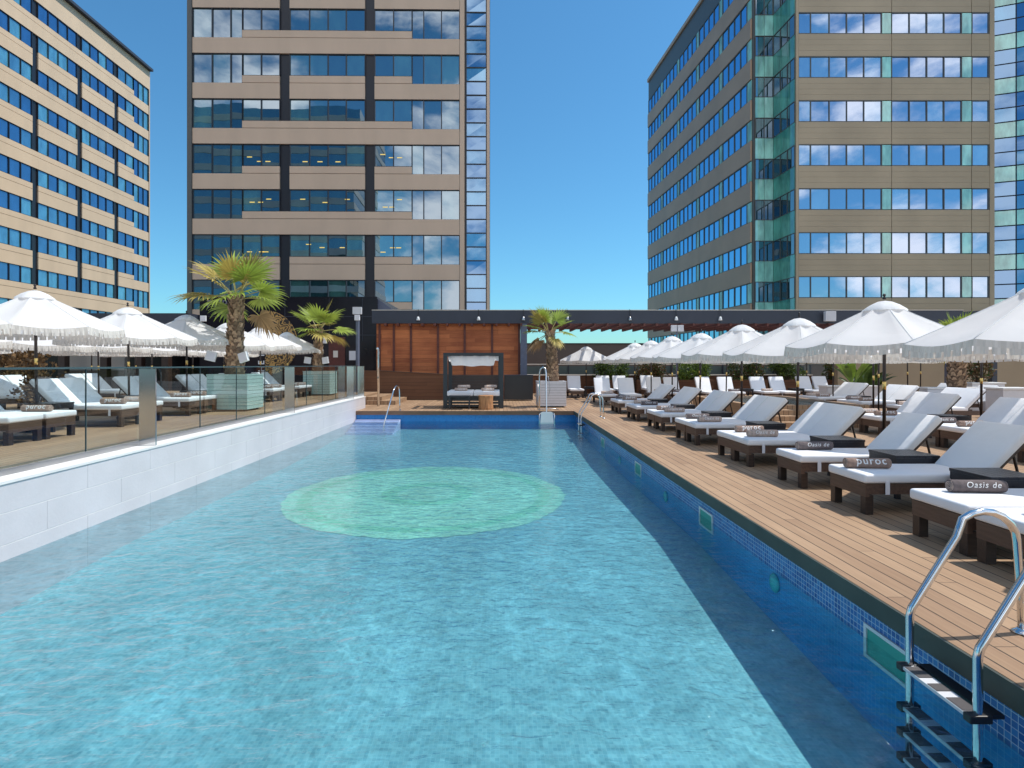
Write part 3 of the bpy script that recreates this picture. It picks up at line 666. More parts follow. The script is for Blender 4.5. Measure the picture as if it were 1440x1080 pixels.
# left deck
g5 = 'white loungers on the raised deck left of the pool'
lys = [8.65, 9.35, 11.15, 11.85, 13.5, 14.2, 16.05, 16.75, 18.4, 19.1, 20.8, 21.5]
for i, y in enumerate(lys):
    lounger(LG, -7.38, y, LZ, R(180)+random.uniform(-.015, .015), '%s lounger from the camera in the row behind the glass fence' % ORD[i], g5)
    if i > 0: towel([0, 0, 0, 2][i % 4], -7.72 if i > 1 else -7.75, y-.05, LZ+.434, random.uniform(-.04, .04), '%s, %s lounger behind the fence' % (kn[[0, 0, 0, 2][i % 4]], ORD[i]), 'rolled towels on the left deck')
for i, y in enumerate([10.25, 12.65, 15.1, 17.55, 19.95]):
    table(-8.3, y, LZ, 'dark side table behind the glass fence, %s from the camera' % ORD[i], 'dark side tables on the left deck')
lys2 = [11.6, 12.25, 14.6, 15.3, 17.4, 18.1]
for i, y in enumerate(lys2):
    lounger(LG, -11.6, y, LZ, R(180), 'lounger in the second row of the left deck, %s from the camera' % ORD[i], 'white loungers in the second row of the left deck')

# ------------------------------------------------------------ umbrellas
def make_umbrella():
    t = thing('umbrella', '', 'umbrella', (0, 0, 0), 0, '')
    RAD = 1.42; SY = .87; n = 64; NR = 9
    def prof(u, a):
        s8 = a/(math.pi/4); f = s8-math.floor(s8)               # 0..1 between ribs
        mid = math.sin(math.pi*f)
        c = math.cos(math.pi/8)/math.cos((f-.5)*math.pi/4)
        r = RAD*(.10+.90*u)*(c*.97+.03)
        z = 2.48-(.63)*(u**.94) - (.10*mid*u*(1.1-u)*2) - (.03*mid if u > .999 else 0)
        return r, z
    b = MB(); b.smooth = True; rings = []
    for i in range(NR+1):
        u = i/NR; ring = []
        for k in range(n):
            a = 2*math.pi*k/n; r, z = prof(u, a)
            ring.append(b.bm.verts.new((r*math.cos(a+.39), SY*r*math.sin(a+.39), z)))
        rings.append(ring)
    fs = []
    for i in range(NR):
        for k in range(n): fs.append(b.bm.faces.new([rings[i][k], rings[i][(k+1)%n], rings[i+1][(k+1)%n], rings[i+1][k]]))
    b._fin(fs)
    for k in range(8):
        a = k*math.pi/4
        b.tube([((prof(u_, a)[0])*math.cos(a+.39), SY*(prof(u_, a)[0])*math.sin(a+.39), prof(u_, a)[1]+.002) for u_ in [i/8 for i in range(9)]], .0055, 5)
    # small raised vent cap with its own flounce
    vr = []
    for (r, z) in ((.03, 2.555), (.10, 2.54), (.20, 2.49), (.29, 2.425), (.31, 2.395)):
        vr.append([b.bm.verts.new((r*(1+.04*math.cos(8*2*math.pi*k/32))*math.cos(2*math.pi*k/32), SY*r*(1+.04*math.cos(8*2*math.pi*k/32))*math.sin(2*math.pi*k/32), z)) for k in range(32)])
    fs = []
    for i in range(4):
        for k in range(32): fs.append(b.bm.faces.new([vr[i][k], vr[i][(k+1)%32], vr[i+1][(k+1)%32], vr[i+1][k]]))
    fs.append(b.bm.faces.new(vr[0][::-1])); b._fin(fs)
    cn = b.build('canopy', M['canvas'], t)
    # valance: gathered band ending in tassels
    b = MB(); nn = 384; rnd2 = random.Random(3)
    top, mid_, lo = [], [], []
    for k in range(nn):
        a = 2*math.pi*k/nn; r, z = prof(1, a); w_ = .005*math.sin(k*1.9)+rnd2.uniform(-.003, .003)
        f = (a/(math.pi/4)) % 1
        sw = .02*math.sin(math.pi*f)
        for lst, dr, dz in ((top, 0, 0), (mid_, w_+.01, -.07), (lo, w_*1.6+.015, -.145-rnd2.uniform(0, .006)+sw)):
            lst.append(b.bm.verts.new(((r+dr)*math.cos(a+.39), SY*(r+dr)*math.sin(a+.39), z+dz)))
    fs = []
    for k in range(nn):
        q = (k+1) % nn
        fs.append(b.bm.faces.new([top[k], top[q], mid_[q], mid_[k]]))
        if k % 6 != 5: fs.append(b.bm.faces.new([mid_[k], mid_[q], lo[q], lo[k]]))
    b._fin(fs); b.build('fringe', M['fringe'], cn)
    b = MB(); b.smooth = True; b.tube([(0, 0, .05), (0, 0, 2.56)], .024, 12); b.build('pole', M['pole'], t)
    b = MB(); b.smooth = True; b.tube([(0, 0, 1.19), (0, 0, 1.31)], .0265, 14); b.build('brass_ring', M['brass'], t)
    b = MB(); b.smooth = True; b.lathe([(.022, 2.58), (.028, 2.60), (.012, 2.62), (.024, 2.645), (.01, 2.67)], 10); b.build('finial', M['pole'], t)
    b = MB(); b.lathe([(.26, .0), (.26, .05), (.24, .065), (.045, .07), (.035, .2)], 24); b.build('base', M['dwood'], t)
    for k in range(8):
        b = MB(); a = 2*math.pi*k/8+.39
        b.tube([(.03*math.cos(a), SY*.03*math.sin(a), 2.43), (1.40*math.cos(a), SY*1.40*math.sin(a), 1.835)], .008, 6)
        b.tube([(.03*math.cos(a), SY*.03*math.sin(a), 1.98), (.72*math.cos(a), SY*.72*math.sin(a), 2.12)], .006, 6)
        b.build('rib', M['pole'], t)
    return t
UM = make_umbrella()
def umbrella(x, y, z, label, group, rz=None):
    rz = random.uniform(-.12, .12) if rz is None else rz
    if 'um' not in used:
        used['um'] = 1; UM.location = (x, y, z); UM.rotation_euler = (0, 0, rz); UM['label'] = label; UM['group'] = group
        KIDS[UM.name] = [(c, children(c)) for c in children(UM)]; return UM
    o = dup(UM, (x, y, z), rz, label, group)
    o.rotation_euler = (random.uniform(-.022, .022), random.uniform(-.022, .022), rz)
    return o
gu = 'white fringed umbrellas in the right front row'
for i, (y, dz) in enumerate([(3.6, 0), (6.05, .0), (8.5, .03), (11.05, -.03), (13.5, .02), (16.4, -.02), (18.9, .02), (21.6, -.01), (24.2, .0)]):  # the nearest one is unseen, added to shade the first loungers
    lb = 'unseen white fringed umbrella added for its shadow just outside the right picture edge' if i == 0 else 'white fringed umbrella, %s from the camera in the right front row' % ORD[i-1]
    umbrella(6.08 if i == 1 else 5.9+(.02 if i % 2 else 0), y, dz, lb, gu)
for i, (x, y) in enumerate([(10.6, 12.2), (9.95, 14.75), (12.4, 20.6), (10.6, 9.6)]):
    umbrella(x, y, 0, 'white fringed umbrella of the second right row, %s' % ['behind the second row loungers', 'beside the small raised pool', 'far one behind the small raised pool', 'nearest the camera'][i], 'white fringed umbrellas in the second right row')
for i, (x, y) in enumerate([(8.7, 21.3), (11.9, 17.4), (7.9, 24.6)]):
    umbrella(x, y, 0, 'white fringed umbrella %s' % ['right behind the small raised pool', 'to the right of the small raised pool', 'among the upright back loungers'][i], 'white fringed umbrellas around the small raised pool')
for i, (x, y) in enumerate([(4.55, 29.0), (9.6, 26.6), (12.5, 27.0), (15.2, 27.4), (16.8, 22.8), (18.6, 24.5)]):
    umbrella(x, y, 0, 'white fringed umbrella at the back, %s from the left' % ORD[i], 'white fringed umbrellas along the back', 0)
for i, y in enumerate([7.8, 10.2, 12.75, 15.1, 17.4, 19.8, 22.3]):
    umbrella(-8.5, y, LZ+(.03 if i % 2 else -.02), 'white fringed umbrella, %s from the camera in the row behind the glass fence' % ORD[i], 'white fringed umbrellas in the left front row')
for i, (x, y) in enumerate([(-11.9, 11.6), (-11.9, 14.0), (-11.9, 16.5), (-11.9, 19.0), (-11.9, 21.5), (-11.9, 24.0), (-15.3, 15.6), (-15.3, 18.2), (-15.3, 20.8), (-15.3, 23.4)]):
    umbrella(x, y, LZ-.12, 'white fringed umbrella, %s behind the left front row' % ORD[i], 'white fringed umbrellas at the back of the left deck')

# ------------------------------------------------------------ planters and palms
def make_planter(w_, d_, h_, m, loc, label, wheels=True):
    t = thing('planter', label, 'planter', loc, 0, 'slatted palm planters')
    b = MB(); ns = 9; sh = (h_-.06)/ns
    for k in range(ns):
        z0 = .05+k*sh
        b.box(-w_/2, w_/2, -d_/2, d_/2, z0, z0+sh-.008, rv=.5)
    b.build('slats', m, t)
    b = MB(); b.box(-w_/2+.012, w_/2-.012, -d_/2+.012, d_/2-.012, .045, h_-.06); b.build('liner', M['dwood'], t)
    b = MB()
    for (x0, x1, y0, y1) in ((-w_/2-.01, w_/2+.01, -d_/2-.01, -d_/2+.06), (-w_/2-.01, w_/2+.01, d_/2-.06, d_/2+.01), (-w_/2-.01, -w_/2+.06, -d_/2+.06, d_/2-.06), (w_/2-.06, w_/2+.01, -d_/2+.06, d_/2-.06)):
        b.box(x0, x1, y0, y1, h_-.012, h_+.02)
    b.build('rim', m, t)
    b = MB(); b.box(-w_/2+.061, w_/2-.061, -d_/2+.061, d_/2-.061, h_-.06, h_-.02); b.build('soil', M['soil'], t)
    for (x, y) in ((-1, -1), (1, -1), (-1, 1), (1, 1)):
        b = MB(); b.tube([(x*(w_/2-.12)-.02, y*(d_/2-.12), .025), (x*(w_/2-.12)+.02, y*(d_/2-.12), .025)], .025, 10); b.build('wheel', M['black'], t)
    return t

def fan_leaf(b, origin, azi, elev, pet, rad, nseg, droop, rg, spread=150):
    """petiole plus a pleated fan of strips that droop at the tips"""
    d = Vector((math.cos(azi)*math.cos(elev), math.sin(azi)*math.cos(elev), math.sin(elev)))
    side = Vector((-math.sin(azi), math.cos(azi), 0)); P = [Vector(origin)]
    o = Vector(origin); n = 5
    for i in range(n):
        dd = (d+Vector((0, 0, -droop*.25*(i/n)))).normalized(); o = o+dd*pet/n; P.append(o.copy())
    b.mi = 1; b.tube(P, [.016-.001*i for i in range(n+1)], 5, rv=rg.random())
    b.mi = 0
    fd = (d+Vector((0, 0, -droop*.3))).normalized(); nrm = side.cross(fd).normalized()
    roll = rg.uniform(-.5, .5); side2 = (side*math.cos(roll)+nrm*math.sin(roll)).normalized(); nrm = side2.cross(fd).normalized()
    for k in range(nseg):
        th = R(-spread+2*spread*k/(nseg-1)); L_ = rad*(.72+.28*math.cos(th))*rg.uniform(.86, 1.08)
        q = (fd*math.cos(th)+side2*math.sin(th)); q = (q-nrm*.12*abs(math.sin(th))).normalized()
        wv = nrm.cross(q).normalized(); wd = .6*L_*math.pi*spread/180/nseg+.006
        pts = []; p = o.copy(); dirn = q.copy(); rv = rg.random()
        steps = 5
        for s_ in range(steps+1):
            u = s_/steps; wdt = wd*(.15+.85*min(1, u*2.0))*(1 if u < .55 else max(.04, 1-(u-.55)/.45))
            fold = nrm*wdt*.25
            pts.append((p-wv*wdt, p+fold, p+wv*wdt))
            dirn = (dirn+Vector((0, 0, -1))*(droop*.42*u*u+rg.uniform(0, .05))).normalized(); p = p+dirn*L_/steps
        prev = None
        for a_, c_, e_ in pts:
            vs = [b.bm.verts.new(v) for v in (a_, c_, e_)]
            if prev:
                f1 = b.bm.faces.new([prev[0], prev[1], vs[1], vs[0]]); f2 = b.bm.faces.new([prev[1], prev[2], vs[2], vs[1]])
                b._fin([f1, f2], rv)
            prev = vs

def make_palm(loc, H, r0, r1, reach, nf, label, seed, dry=6, lean=(0, 0), bias=None):
    rg = random.Random(seed); t = thing('palm_tree', label, 'palm tree', loc, 0, 'fan palms in planters')
    b = MB(); b.smooth = True; P = []; RR = []
    for i in range(9):
        u = i/8; P.append((lean[0]*u*u, lean[1]*u*u, H*u)); RR.append((r0*(1-u)+r1*u)*(1.12 if i == 0 else 1)*rg.uniform(.95, 1.05))
    b.tube(P, RR, 14); b.build('trunk', M['bark'], t)
    b = MB()                                   # cut leaf bases wrapped round the trunk
    rows = int(H/.085)
    for i in range(rows):
        u = (i+.5)/rows; z = H*u; r = (r0*(1-u)+r1*u)
        for k in range(9):
            a = 2*math.pi*(k+.5*(i % 2))/9+rg.uniform(-.2, .2); w_ = r*.38*rg.uniform(.8, 1.2)
            c = Vector((lean[0]*u*u, lean[1]*u*u, z+rg.uniform(-.03, .03))); ra = Vector((math.cos(a), math.sin(a), 0)); ta = Vector((-math.sin(a), math.cos(a), 0))
            out = rg.uniform(.25, .6) if u < .93 else rg.uniform(.6, 1.4); up = rg.uniform(.09, .17)
            tip = c+ra*(r+up*out*.75)+Vector((0, 0, up))+ta*rg.uniform(-.03, .03)
            p1 = c+ra*(r*.93)-ta*w_; p2 = c+ra*(r*.93)+ta*w_; p3 = tip+ta*w_*.35; p4 = tip-ta*w_*.35
            vs = [b.bm.verts.new(v) for v in (p1, p2, p3, p4)]; f = b.bm.faces.new(vs)
            vs2 = [b.bm.verts.new(v-ra*.014) for v in (p4, p3, p2, p1)]; f2 = b.bm.faces.new(vs2); b._fin([f, f2], rg.random())
    b.build('leaf_bases', M['boot'], t, recalc=False)
    top = (lean[0], lean[1], H)
    for k in range(nf):
        a = k*2.399+rg.uniform(-.3, .3); u = k/nf
        if bias and rg.random() < .3: a = bias+rg.uniform(-.6, .6)
        if k < nf-dry:
            elev = R(72-84*u+rg.uniform(-12, 12)); m = M['leaf'] if rg.random() < .72 else M['leaf_y']; dr = .35+.9*u
        else:
            elev = R(-12-rg.uniform(0, 38)); m = M['leaf_d'] if rg.random() < .6 else M['leaf_y']; dr = 1.6
        b = MB(); fan_leaf(b, (top[0]+.05*math.cos(a), top[1]+.05*math.sin(a), top[2]-.02-.1*u), a, elev, reach*.46*rg.uniform(.8, 1.15), reach*.56*rg.uniform(.85, 1.1), 26, dr, rg, 118)
        b.build('frond', [m, M['petiole']], t, recalc=False)
    return t
pl1 = make_planter(1.06, 1.0, .95, M['box_mint'], (-7.12, 15.0, LZ), 'large mint slatted planter box nearest the camera behind the glass fence')
pl2 = make_planter(1.06, 1.0, .95, M['box_mint'], (-7.25, 22.5, LZ), 'mint slatted planter box farther along the glass fence')
pl3 = make_planter(1.08, 1.0, .96, M['box_white'], (1.98, 21.3, 0), 'white slatted planter box beside the pool lift')
make_palm((-7.15, 15.0, LZ+.93), 2.15, .23, .16, 1.5, 17, 'tallest fan palm standing in the near mint planter', 5, 1, (.06, 0))
make_palm((-7.35, 22.5, LZ+.93), 1.72, .20, .13, 1.45, 12, 'smaller green fan palm in the farther mint planter', 11, 0, (.04, 0))
make_palm((2.05, 21.3, .94), 1.95, .22, .16, 1.15, 13, 'windswept fan palm in the white planter by the pool lift', 23, 3, (-.12, 0), math.pi)
# spot lights strapped to the palms
def flood(loc, s_, rz, label, group, tilt=0, m='whitepl'):
    t = thing('floodlight', label, 'floodlight', loc, rz, group)
    mt = Matrix.Rotation(tilt, 4, 'Y')
    b = MB(); b.box(-s_/2, s_/2, -.05, .03, -s_/2, s_/2, mtx=mt, bev=.008); b.build('housing', M[m], t)
    b = MB(); b.box(-s_/2+.03, s_/2-.03, -.055, -.051, -s_/2+.03, s_/2-.03, mtx=mt); b.build('lens', M['paper'], t)
    b = MB(); b.box(-.015, .015, .03, .22, -.015, .015); b.build('bracket', M['steel_b'], t)
    return t
flood((-7.66, 14.75, 1.83), .26, .25, 'pale square floodlight left of the near palm trunk', 'floodlights on the palms', .25)
flood((-6.78, 14.72, 1.80), .26, -.25, 'pale square floodlight right of the near palm trunk', 'floodlights on the palms', -.3)
flood((-7.70, 22.3, 1.78), .26, .25, 'white square floodlight left of the farther palm trunk', 'floodlights on the palms', .15)
flood((-6.98, 22.3, 1.78), .26, -.25, 'white square floodlight right of the farther palm trunk', 'floodlights on the palms', -.15)

# ------------------------------------------------------------ cabana bed and what stands by it
t = thing('cabana_bed', 'charcoal four-post daybed with a white canopy behind the pool', 'daybed', (0, 0, 0))
X0, X1, Y0, Y1 = -2.05, .16, 20.3, 21.9
for (x, y) in ((X0, Y0), (X1-.15, Y0), (X0+.05, Y1-.12), (X1-.2, Y1-.12)):
    b = MB(); b.box(x, x+.15, y, y+.12, 0, 1.93); b.build('post', M['char2'], t)
b = MB(); b.box(X0, X1, Y0, Y0+.12, 1.932, 2.04); b.box(X0, X1, Y1-.12, Y1, 1.932, 2.04); b.box(X0, X0+.12, Y0+.12, Y1-.12, 1.932, 2.04); b.box(X1-.12, X1, Y0+.12, Y1-.12, 1.932, 2.04)
b.build('top_frame', M['char2'], t)
b = MB()
for z in (.06, .17, .28, .38): b.box(X0+.151, X1-.151, Y0+.02, Y0+.06, z, z+.075)
b.box(X0+.152, X1-.152, Y0+.061, Y1-.13, .30, .45); b.build('base', M['char2'], t)
for (xa, xb) in ((X0+.14, -.96), (-.945, X1-.14)):
    b = MB(); b.smooth = True; b.box(xa, xb, Y0-.02, Y1-.2, .46, .63, bev=.03, seg=3); b.build('mattress', M['cushion'], t)
b = MB(); b.smooth = True; nx, nyy = 30, 14; g = []
for i in range(nyy+1):
    row = []
    for k in range(nx+1):
        u = k/nx; v = i/nyy; x = X0+.18+(X1-X0-.36)*u; y = Y0+.02+1.4*v
        z = 1.93-.24*math.sin(math.pi*v)*(.85+.15*math.sin(u*5))-.02*math.sin(u*23+v*6)
        if v < .01: x += 0; z = 1.92
        row.append(b.bm.verts.new((x, y, z)))
    g.append(row)
fs = [b.bm.faces.new([g[i][k], g[i][k+1], g[i+1][k+1], g[i+1][k]]) for i in range(nyy) for k in range(nx)]
b._fin(fs)
pr = []
for k in range(nx+1):
    u = k/nx; zz = 1.60-.05*math.sin(math.pi*u)-.014*math.sin(u*17); 
    if u < .06 or u > .93: zz = 1.78
    pr.append(b.bm.verts.new((X0+.18+(X1-X0-.36)*u, Y0+.10+.03*math.sin(u*30), zz)))
fs = [b.bm.faces.new([g[0][k], g[0][k+1], pr[k+1], pr[k]]) for k in range(nx)]
b._fin(fs); b.build('canopy_cloth', M['cloth'], t)
b = MB()
for k in range(5): b.box(X0+.2, X1-.2, Y1-.11, Y1-.08, .66+k*.11, .66+k*.11+.095)
b.build('headboard', M['dwood'], t)
for i, x in enumerate((-1.42, -.42)):
    towel(2, x, Y0+.35, .625, -.25, ['white patterned rolled towels on the left half of the daybed', 'white patterned rolled towels on the right half of the daybed'][i], 'rolled towels on the daybed')
    o = towel(2, x+.1, Y0+.45, .735, .45, ['towel roll leaning across another on the left half of the daybed', 'towel roll leaning across another on the right half of the daybed'][i], 'rolled towels on the daybed')
# stump table
b = MB(); b.lathe([(.265, 0), (.27, .05), (.255, .2), (.262, .4), (.27, .49), (.262, .505)], 28, (0, 0, 0), .012)
tag(b.build('stump_table', M['stump'], loc=(-.48, 19.95, 0)), 'round tree stump used as a table in front of the daybed', 'stump table')
t = thing('side_table', 'small black side table left of the tree stump', 'side table', (-1.42, 19.95, 0))
b = MB(); b.box(-.37, .37, -.22, .22, .46, .50); b.build('top', M['table'], t)
for (x, y) in ((-.36, -.21), (.33, -.21), (-.36, .18), (.33, .18)):
    b = MB(); b.box(x, x+.03, y, y+.03, 0, .459); b.build('leg', M['table'], t)
# black service boxes
for (x0, x1, y0, y1, z1, lb) in ((.22, 1.50, 24.6, 25.1, 1.15, 'plain black service cabinet between the daybed and the white planter'), (-2.1, .12, 24.7, 25.05, 1.14, 'dark low screen standing behind the daybed')):
    t = thing('service_cabinet', lb, 'cabinet', (0, 0, 0))
    b = MB(); b.box(x0, x1, y0, y1, .05, z1-.03, bev=.01); b.build('body', M['char2'], t)
    b = MB(); b.box(x0-.01, x1+.01, y0-.02, y1+.02, z1-.028, z1); b.build('top', M['char'], t)

# low timber wall, left of the daybed
b = MB(); b.prism([(-7.6, 0), (-2.25, 0), (-2.25, 1.14), (-5.6, 1.33), (-7.6, 1.36)], 25.2, 25.45, 'y')
t = thing('low_timber_wall', 'low wall of dark brown boards left of the daybed', 'wall'); b.build('boards', M['deck_dark'], t)
b = MB(); b.prism([(-5.6, 1.332), (-2.25, 1.142), (-2.25, 1.165), (-5.6, 1.355)], 25.17, 25.47, 'y'); b.build('cap', M['brwood'], t)
# timber steps to the raised deck
t = thing('timber_steps', 'two timber steps leading up to the raised left deck', 'steps')
b = MB(); b.box(-5.35, -4.15, 22.2, 24.9, .001, .16, bev=.004); b.build('step', M['deck'], t)
b = MB(); b.box(-5.38, -4.75, 22.4, 24.9, .162, .31, bev=.004); b.build('step', M['deck'], t)
# tall cedar wall
t = thing('cedar_wall', 'tall wall of reddish cedar boards with dark battens behind the daybed', 'wall')
b = MB(); b.box(-5.75, .97, 26.0, 26.2, 0, 3.55); b.build('boards', M['cedar'], t)
b = MB()
for px in (534, 554, 578, 616, 653.5, 692, 730):
    x = (px-VX)/F*26; b.box(x-.05, x+.05, 25.95, 25.998, .4, 3.5)
b.build('batten', M['rafter'], t)

# ------------------------------------------------------------ pergola
t = thing('pergola', 'long charcoal pergola beam with red-brown rafters across the back of the terrace', 'pergola')
b = MB(); b.box(-5.9, 21.5, 25.7, 25.93, 3.52, 4.12); b.build('beam', M['char'], t)
b = MB(); b.box(-5.9, 21.5, 25.68, 25.95, 4.122, 4.15); b.build('coping', M['sill'], t)
x = -5.3; k = 0
while x < 20.5:
    b = MB(); b.box(x, x+.09, 25.5 if x < 1.5 else 25.62, 30.2, 3.40, 3.515); b.build('rafter', M['rafter'], t); x += .57
b = MB(); b.box(-5.9, 21.5, 30.0, 30.15, 3.52, 3.95); b.build('rear_beam', M['rafter'], t)
for x in (.99, 9.0, 20.8):
    if x == 9.0: continue
    b = MB(); b.box(x, x+.30, 25.72, 25.92, 0, 3.515); b.build('post', M['slate'], t)
for i, px in enumerate((588, 673, 736, 798, 886, 951, 1013)):
    x = (px-VX)/F*25.6
    tt = thing('spotlight', 'small spotlight under the long charcoal beam, %s from the left' % ORD[i], 'spotlight', (x, 25.6, 3.72), 0, 'spotlights along the charcoal beam')
    b = MB(); b.smooth = True; b.lathe([(.035, .1), (.06, .05), (.085, -.06), (.08, -.07)], 14); b.build('shade', M['whitepl'] if i < 2 or i > 4 else M['steel_b'], tt)
    b = MB(); b.tube([(0, 0, .1), (0, .02, .42), (0, .09, .44)], .012, 6); b.build('arm', M['black'], tt)
# pole with two flood lights behind the umbrellas
t = thing('light_pole', 'slim pole with twin square floodlights in front of the pergola rafters', 'light pole', (8.0, 25.0, 0))
b = MB(); b.tube([(0, 0, 0), (0, 0, 3.3)], .04, 8); b.build('pole', M['slate'], t)
for s_ in (-.15, .15):
    b = MB(); b.box(s_-.13, s_+.13, -.12, -.02, 3.1, 3.38, bev=.01); b.build('floodlight', M['box_white'], t)
t = thing('light_pole', 'slim dark pole with a white floodlight in front of the black building', 'light pole', (-6.35, 24.9, 0))
b = MB(); b.tube([(0, 0, LZ*0), (0, 0, 3.85)], .085, 10); b.build('pole', M['slate'], t)
b = MB(); b.box(-.2, .2, -.14, -.02, 3.86, 4.18, bev=.01); b.build('floodlight', M['box_white'], t)
b = MB(); b.box(-.10, .13, -.2, -.1, 3.58, 3.82, bev=.01); b.build('floodlight', M['paper'], t)
t = thing('wall_lamp', 'white box lamp on the charcoal beam right of the umbrellas', 'lamp', (15.2, 25.5, 3.65))
b = MB(); b.box(-.24, .24, -.1, .1, -.05, .40, bev=.015); b.build('housing', M['box_white'], t)
b = MB(); b.box(-.05, .05, .1, .2, .1, .2); b.build('bracket', M['black'], t)
# far parapet, fence and taupe wall
t = thing('parapet_wall', 'low brown timber parapet with pale sill below the hedges', 'wall')
b = MB(); b.box(.9, 17.5, 31.0, 31.3, 0, 1.0); b.build('boards', M['deck_dark'], t)
b = MB(); b.box(.9, 17.5, 30.95, 31.35, 1.002, 1.06); b.build('sill', M['sill'], t)
t = thing('grey_fence', 'grey-green slatted fence with a pale top rail behind the hedges', 'fence')
b = MB(); b.box(.9, 17.6, 32.0, 32.06, .3, 1.52); b.build('panel', M['greypanel'], t)
b = MB(); b.box(.9, 17.6, 31.96, 32.10, 1.60, 1.66); b.build('top_rail', M['sill'], t)
for k in range(12):
    b = MB(); b.box(1.0+k*1.48, 1.06+k*1.48, 31.9, 31.995, .3, 1.6); b.build('post', M['char'], t)
t = thing('taupe_wall', 'tall plain taupe wall at the back under the pergola', 'wall')
b = MB(); b.box(.8, 19, 35.0, 35.4, -.12, 2.92); b.build('face', M['brownwall'], t)
b = MB(); b.box(.78, 19, 34.95, 35.45, 2.922, 2.97); b.build('coping', M['char'], t)
t = thing('sand_wall', 'long sand-coloured wall behind the right-hand loungers', 'wall')
b = MB(); b.box(17.7, 43, 29.0, 29.3, 0, 2.7); b.build('face', M['beigewall'], t)
b = MB(); b.box(17.7, 43, 28.96, 29.34, 2.702, 2.76); b.build('coping', M['beige'], t)
b = MB(); b.prism([(21.5, 3.6), (43, 3.6), (43, 5.6), (36, 5.2), (21.5, 4.1)], 27.0, 27.3, 'y')
t = thing('roof_edge', 'dark sloping roof edge above the sand wall', 'roof'); b.build('fascia', M['char'], t)
b = MB(); b.box(24, 24.25, 27.0, 27.25, 0, 3.598); b.box(36, 36.25, 27.0, 27.25, 0, 3.598); b.build('post', M['char'], t)

# hedges, plants
def bush(name, loc, sx, sy, sz, n, mats, label, seed, cat='hedge', group='hedges below the pergola', size=.09, box=True):
    rg = random.Random(seed); t = thing(name, label, cat, loc, 0, group)
    clumps = [(rg.uniform(-.85, .85)*sx, rg.uniform(-.8, .8)*sy, rg.uniform(.15, .95)*sz, rg.uniform(.18, .34)*min(1, sz)) for _ in range(int(16+sx*14))]
    b = MB()
    for k in range(n):
        c = rg.choice(clumps); u = Vector((rg.gauss(0, 1), rg.gauss(0, 1), rg.gauss(0, 1))).normalized()*c[3]*rg.uniform(.5, 1.1)
        p = Vector(c[:3])+u
        if p.z < .02: p.z = .02+rg.random()*.1
        d = (u+Vector((rg.uniform(-.2, .2), rg.uniform(-.2, .2), rg.uniform(-.05, .25)))).normalized(); s_ = d.cross(Vector((rg.uniform(-1, 1), rg.uniform(-1, 1), .3))).normalized(); l_ = size*rg.uniform(.7, 1.5); w_ = l_*.32
        b.mi = 0 if rg.random() < .72 else (1 if len(mats) > 1 else 0)
        b.face([p, p+d*l_*.5+s_*w_, p+d*l_, p+d*l_*.5-s_*w_], rg.random())
    b.build('foliage', mats, t, recalc=False)
    b = MB()
    for c in clumps[:18]: b.tube([(c[0]*.4, c[1]*.4, 0), (c[0]*.8, c[1]*.8, c[2]*.6), c[:3]], [.018, .012, .005], 5)
    b.build('stems', M['twig'], t); return t
hs = [(833, 885, [M['hedge'], M['hedge_y']]), (893, 938, [M['hedge_r'], M['hedge']]), (948, 1000, [M['hedge_y'], M['hedge']]), (1022, 1076, [M['hedge'], M['hedge_r']]), (1080, 1134, [M['hedge'], M['hedge_y']]), (1162, 1192, [M['hedge'], M['hedge_r']])]
for i, (a, c, ms) in enumerate(hs):
    xa, xb = (a-VX)/F*30.5, (c-VX)/F*30.5
    bush('hedge', ((xa+xb)/2, 30.45, .75), (xb-xa)/2*.86, .34, 1.05, 2600, ms, 'bushy hedge below the pergola, %s from the left' % ORD[i], 40+i)
    t = thing('hedge_box', 'dark planting trough under the %s hedge from the left' % ORD[i], 'planter', ((xa+xb)/2, 30.45, 0), 0, 'troughs under the hedges')
    w_ = (xb-xa)/2
    b = MB(); b.box(-w_, w_, -.3, .3, 0, .78, bev=.01); b.build('trough', M['deck_dark'], t)
# right side: tall plants, sofas and white boxes
def strap_plant(loc, h, n, label, seed, m, cat='plant', wd=.09):
    rg = random.Random(seed); t = thing('tropical_plant', label, cat, loc, 0, 'tropical plants by the sand wall')
    for k in range(n):
        b = MB(); a = k*2.4+rg.uniform(-.3, .3); e = rg.uniform(.9, 1.35); p = Vector((0, 0, 0)); d = Vector((math.cos(a)*math.cos(e), math.sin(a)*math.cos(e), math.sin(e)))
        sd = Vector((-math.sin(a), math.cos(a), 0)); L_ = h*rg.uniform(.75, 1.15); prev = None
        for s_ in range(9):
            u = s_/8; w_ = wd*h*(.12+ (math.sin(math.pi*min(1, max(0, u-.25)/.75))**.7 if u > .25 else 0))
            vs = [b.bm.verts.new(p-sd*w_), b.bm.verts.new(p+Vector((0, 0, -w_*.3))), b.bm.verts.new(p+sd*w_)]
            if prev:
                f1 = b.bm.faces.new([prev[0], prev[1], vs[1], vs[0]]); f2 = b.bm.faces.new([prev[1], prev[2], vs[2], vs[1]]); b._fin([f1, f2], rg.random())
            prev = vs; d = (d+Vector((0, 0, -.13*u*2))).normalized(); p = p+d*L_/8
        b.build('leaf', m, t, recalc=False)
    return t
def white_box(x0, x1, y0, y1, z1, label, name='planter', cat='planter', m='box_white'):
    t = thing(name, label, cat, (0, 0, 0), 0, 'white planters and seats by the sand wall')
    b = MB(); b.box(x0, x1, y0, y1, .03, z1-.06, bev=.012); b.build('body', M[m], t)
    b = MB(); b.box(x0-.03, x1+.03, y0-.03, y1+.03, z1-.058, z1, bev=.008); b.build('rim', M['cap'], t); return t
white_box(12.9, 14.9, 21.8, 22.4, .78, 'low white planter left of the sofa by the sand wall')
